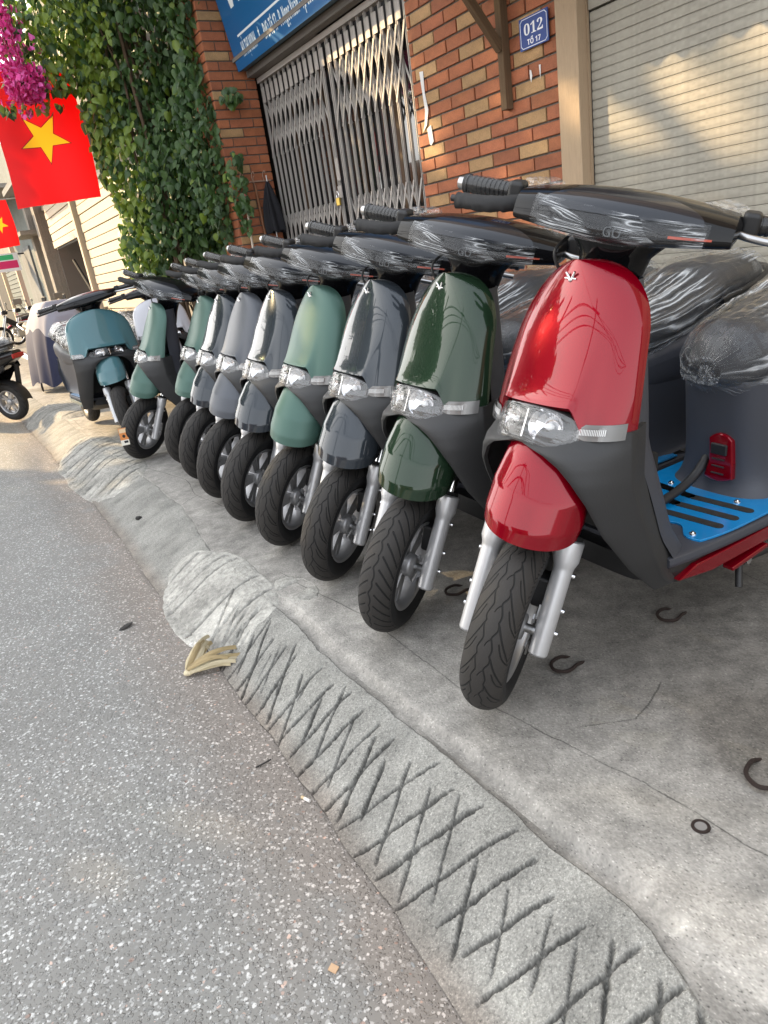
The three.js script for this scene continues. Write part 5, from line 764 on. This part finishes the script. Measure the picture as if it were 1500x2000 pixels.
{ // litter
  seed = 515;
  const h = base('corn_husk', [0.345, roadY(0.345, -2.03) + 0.004, -2.03]); tag(h, 'dried pale corn husk folded in a V on the asphalt at the kerb', 'corn husk');
  const hm = [[0.62, 0.52, 0.32], [0.7, 0.6, 0.4], [0.5, 0.38, 0.2], [0.66, 0.57, 0.35]].map((c) => sMat({ color: lin(...c), roughness: 0.7, side: THREE.DoubleSide, bumpMap: streak(256, 60, 2), bumpScale: 0.002 }));
  const arm = (ang, len, n) => { for (let i = 0; i < n; i++) { const a = ang + rr(-0.22, 0.22), w = rr(0.010, 0.021), y0 = rr(0.002, 0.02), lift = rr(0.008, 0.028), L = len * rr(0.75, 1.05), tw = rr(-0.9, 0.9); part('husk_leaf', shell((u, v) => { const s = (u - 0.5) * 2, ww = w * Math.pow(Math.sin(Math.min(1, v * 1.15 + 0.12) * 2.9), 0.8) , r = v * L, c = Math.cos(a + 0.25 * v * tw), d = Math.sin(a + 0.25 * v * tw), off = s * Math.max(ww, 0.001); return [r * c - off * d, y0 + lift * Math.sin(v * 2.6) + 0.010 * (1 - s * s) + 0.002 * Math.sin(s * 9), -(r * d + off * c)]; }, 8, 20, 0.0006), hm[rnd() * 4 | 0], h); } };
  arm(0.75, 0.165, 8); arm(-0.28, 0.175, 9);
  part('husk_stub', new THREE.SphereGeometry(0.014, 12, 8).scale(1.2, 0.7, 1).translate(0.002, 0.01, 0), hm[1], h);
  const lid = part('plastic_scrap', crumpleBlob(0.024, 1.1, 0.22, 0.8, 3), looseFilm); lid.position.set(0.425, roadY(0.42, -2.21) + 0.012, -2.21); tag(lid, 'crumpled scrap of clear plastic just above the corn husk', 'plastic scrap');
  const cb = base('cigarette_butt', [0.396, roadY(0.396, -1.283) + 0.005, -1.283], 1.9); tag(cb, 'white cigarette butt lying where asphalt meets the kerb', 'cigarette butt'); part('paper', rod([-0.011, 0, 0], [0.006, 0, 0], 0.0037), sMat({ color: lin(0.75, 0.72, 0.68), roughness: 0.7 }), cb); part('filter', rod([0.006, 0, 0], [0.015, 0, 0], 0.0038), sMat({ color: lin(0.55, 0.42, 0.25), roughness: 0.7 }), cb);
  const dk = sMat({ color: lin(0.03, 0.027, 0.025), roughness: 0.8 });
  const rag = part('dark_scrap', crumpleBlob(0.028, 1.3, 0.16, 0.5, 9), dk); rag.position.set(0.262, roadY(0.26, -2.53) + 0.004, -2.53); rag.rotation.y = 0.5; tag(rag, 'flattened dark scrap on the open asphalt left of the corn husk', 'scrap');
  const lump = part('dark_lump', crumpleBlob(0.016, 1, 0.7, 0.8, 4), dk); lump.position.set(0.60, kerbY(0.60, -3.70) + 0.008, -3.70); tag(lump, 'small black lump on the rough kerb between the two cement patches', 'lump');
  const cd = part('card_scrap', box(0.013, 0.003, 0.016, 0, 0, 0, 0.0008), sMat({ color: lin(0.5, 0.33, 0.2), roughness: 0.8 })); cd.position.set(0.246, roadY(0.246, -0.861) + 0.003, -0.861); cd.rotation.set(0.1, 0.5, 0.1); tag(cd, 'tiny brown cardboard scrap on the asphalt near the bottom', 'scrap');
  const tw = part('twig', [tube([[-0.02, 0, 0], [0, 0.003, 0.004], [0.022, 0.001, 0]], 0.0022, 12, 6)], dk); tw.position.set(0.365, roadY(0.365, -1.47) + 0.003, -1.47); tag(tw, 'short dark twig on the reddish silt beside the kerb', 'twig');
}
// ---------------------------------------------------------------- the row of scooters
seed = 99;
const LEAN = 3.2 * Math.PI / 180;
const ROW = [
  ['red', 0.912, -1.14, 0, 'glossy red scooter with red fender at the near end of the row'],
  ['dkgreen', 0.93, -1.615, 1, 'glossy dark green scooter next to the red one'],
  ['graphite', 0.97, -2.065, 0, 'glossy dark grey scooter between the glossy dark green one and a matte green one'],
  ['green', 0.99, -2.51, 0, 'matte green scooter fourth from the red one, between two glossy grey scooters'],
  ['graphite', 1.0, -2.92, 0, 'glossy grey scooter between a matte green one and the matte grey one'],
  ['grey', 1.04, -3.385, 0, 'matte pale grey scooter, the only matte grey one in the row'],
  ['graphite', 1.085, -3.84, 0, 'glossy grey scooter between the matte grey one and the farthest matte green of the row'],
  ['green', 1.135, -4.30, 0, 'matte green scooter at the far end of the tight row'],
];
const proto = makeScooter({ paint: PAINT.red, steer: 34 });
ROW.forEach(([p, x, z, tread, label], i) => {
  let s = proto;
  if (i) { s = proto.clone(); s.name = numbered('electric_scooter'); scene.add(s); s.traverse((m) => { if (m.material === PAINT.red) m.material = PAINT[p]; if (tread && m.name === 'front_wheel') m.material = TREAD[1]; }); }
  s.position.set(x, G(z), z); s.rotation.set(LEAN + (i ? rr(-0.008, 0.008) : 0), i ? rr(-0.015, 0.015) : 0, 0); s.rotation.order = 'YXZ';
  tag(s, label, 'scooter', 'electric scooters parked in a row'); s.scale.setScalar(1);
});
{
  const s = makeScooter({ paint: PAINT.green, steer: 42, tread: 1, rim: alloy });
  s.position.set(0.97, G(-4.78), -4.78); s.rotation.order = 'YXZ'; s.rotation.set(LEAN, -0.06, 0);
  tag(s, 'matte green scooter standing a little apart with an orange paper tag on its front tyre', 'scooter', 'electric scooters parked in a row');
  const t = makeScooter({ paint: PAINT.teal, steer: -24, plain: true, wide: 0.068, hlw: 0.15, hlh: 0.03, rim: blackPlastic });
  t.position.set(1.03, G(-5.6), -5.6); t.rotation.order = 'YXZ'; t.rotation.set(0.03, 1.62, 0);
  tag(t, 'pale teal scooter with a wide headlight bar facing down the pavement', 'scooter');
  const w = t.clone(); w.name = numbered('electric_scooter'); scene.add(w); w.traverse((m) => { if (m.material === PAINT.teal) m.material = PAINT.white; });
  w.position.set(1.72, G(-6.4), -6.4); w.rotation.set(0.03, 1.62, 0); tag(w, 'white scooter with a wide headlight half hidden behind the matte green scooters', 'scooter');
  const k = t.clone(); k.name = numbered('electric_scooter'); scene.add(k); k.traverse((m) => { if ([PAINT.teal, bodyGrey, plasticGrey].includes(m.material)) m.material = bk; });
  k.position.set(-0.36, G(-9.2) - 0.07, -9.8); k.rotation.set(0.05, -0.85, 0); tag(k, 'black scooter cut off by the left edge of the picture, seen from behind', 'scooter');
  const lb = part('paper_tag', box(0.05, 0.11, 0.0015), sMat({ map: canvasTex(128, 256, (c, W, H) => { c.fillStyle = '#d98a4c'; c.fillRect(0, 0, W, H); c.fillStyle = '#e9c9a0'; c.fillRect(8, 10, W - 16, 60); c.fillStyle = '#2f2a24'; c.beginPath(); c.arc(64, 120, 24, 0, 7); c.fill(); c.fillStyle = '#e8e2d4'; c.fillRect(0, 176, W, 80); c.fillStyle = '#26262c'; c.fillRect(50, 190, 62, 34); }), roughness: 0.7 }));
  tag(lb, 'orange and white paper tag stuck to the front tyre of the farthest matte green scooter', 'tag'); lb.position.set(0.80, 0.165, -4.63); lb.rotation.set(-0.05, -0.12, -0.02);
}
renderer.render(scene, camera);
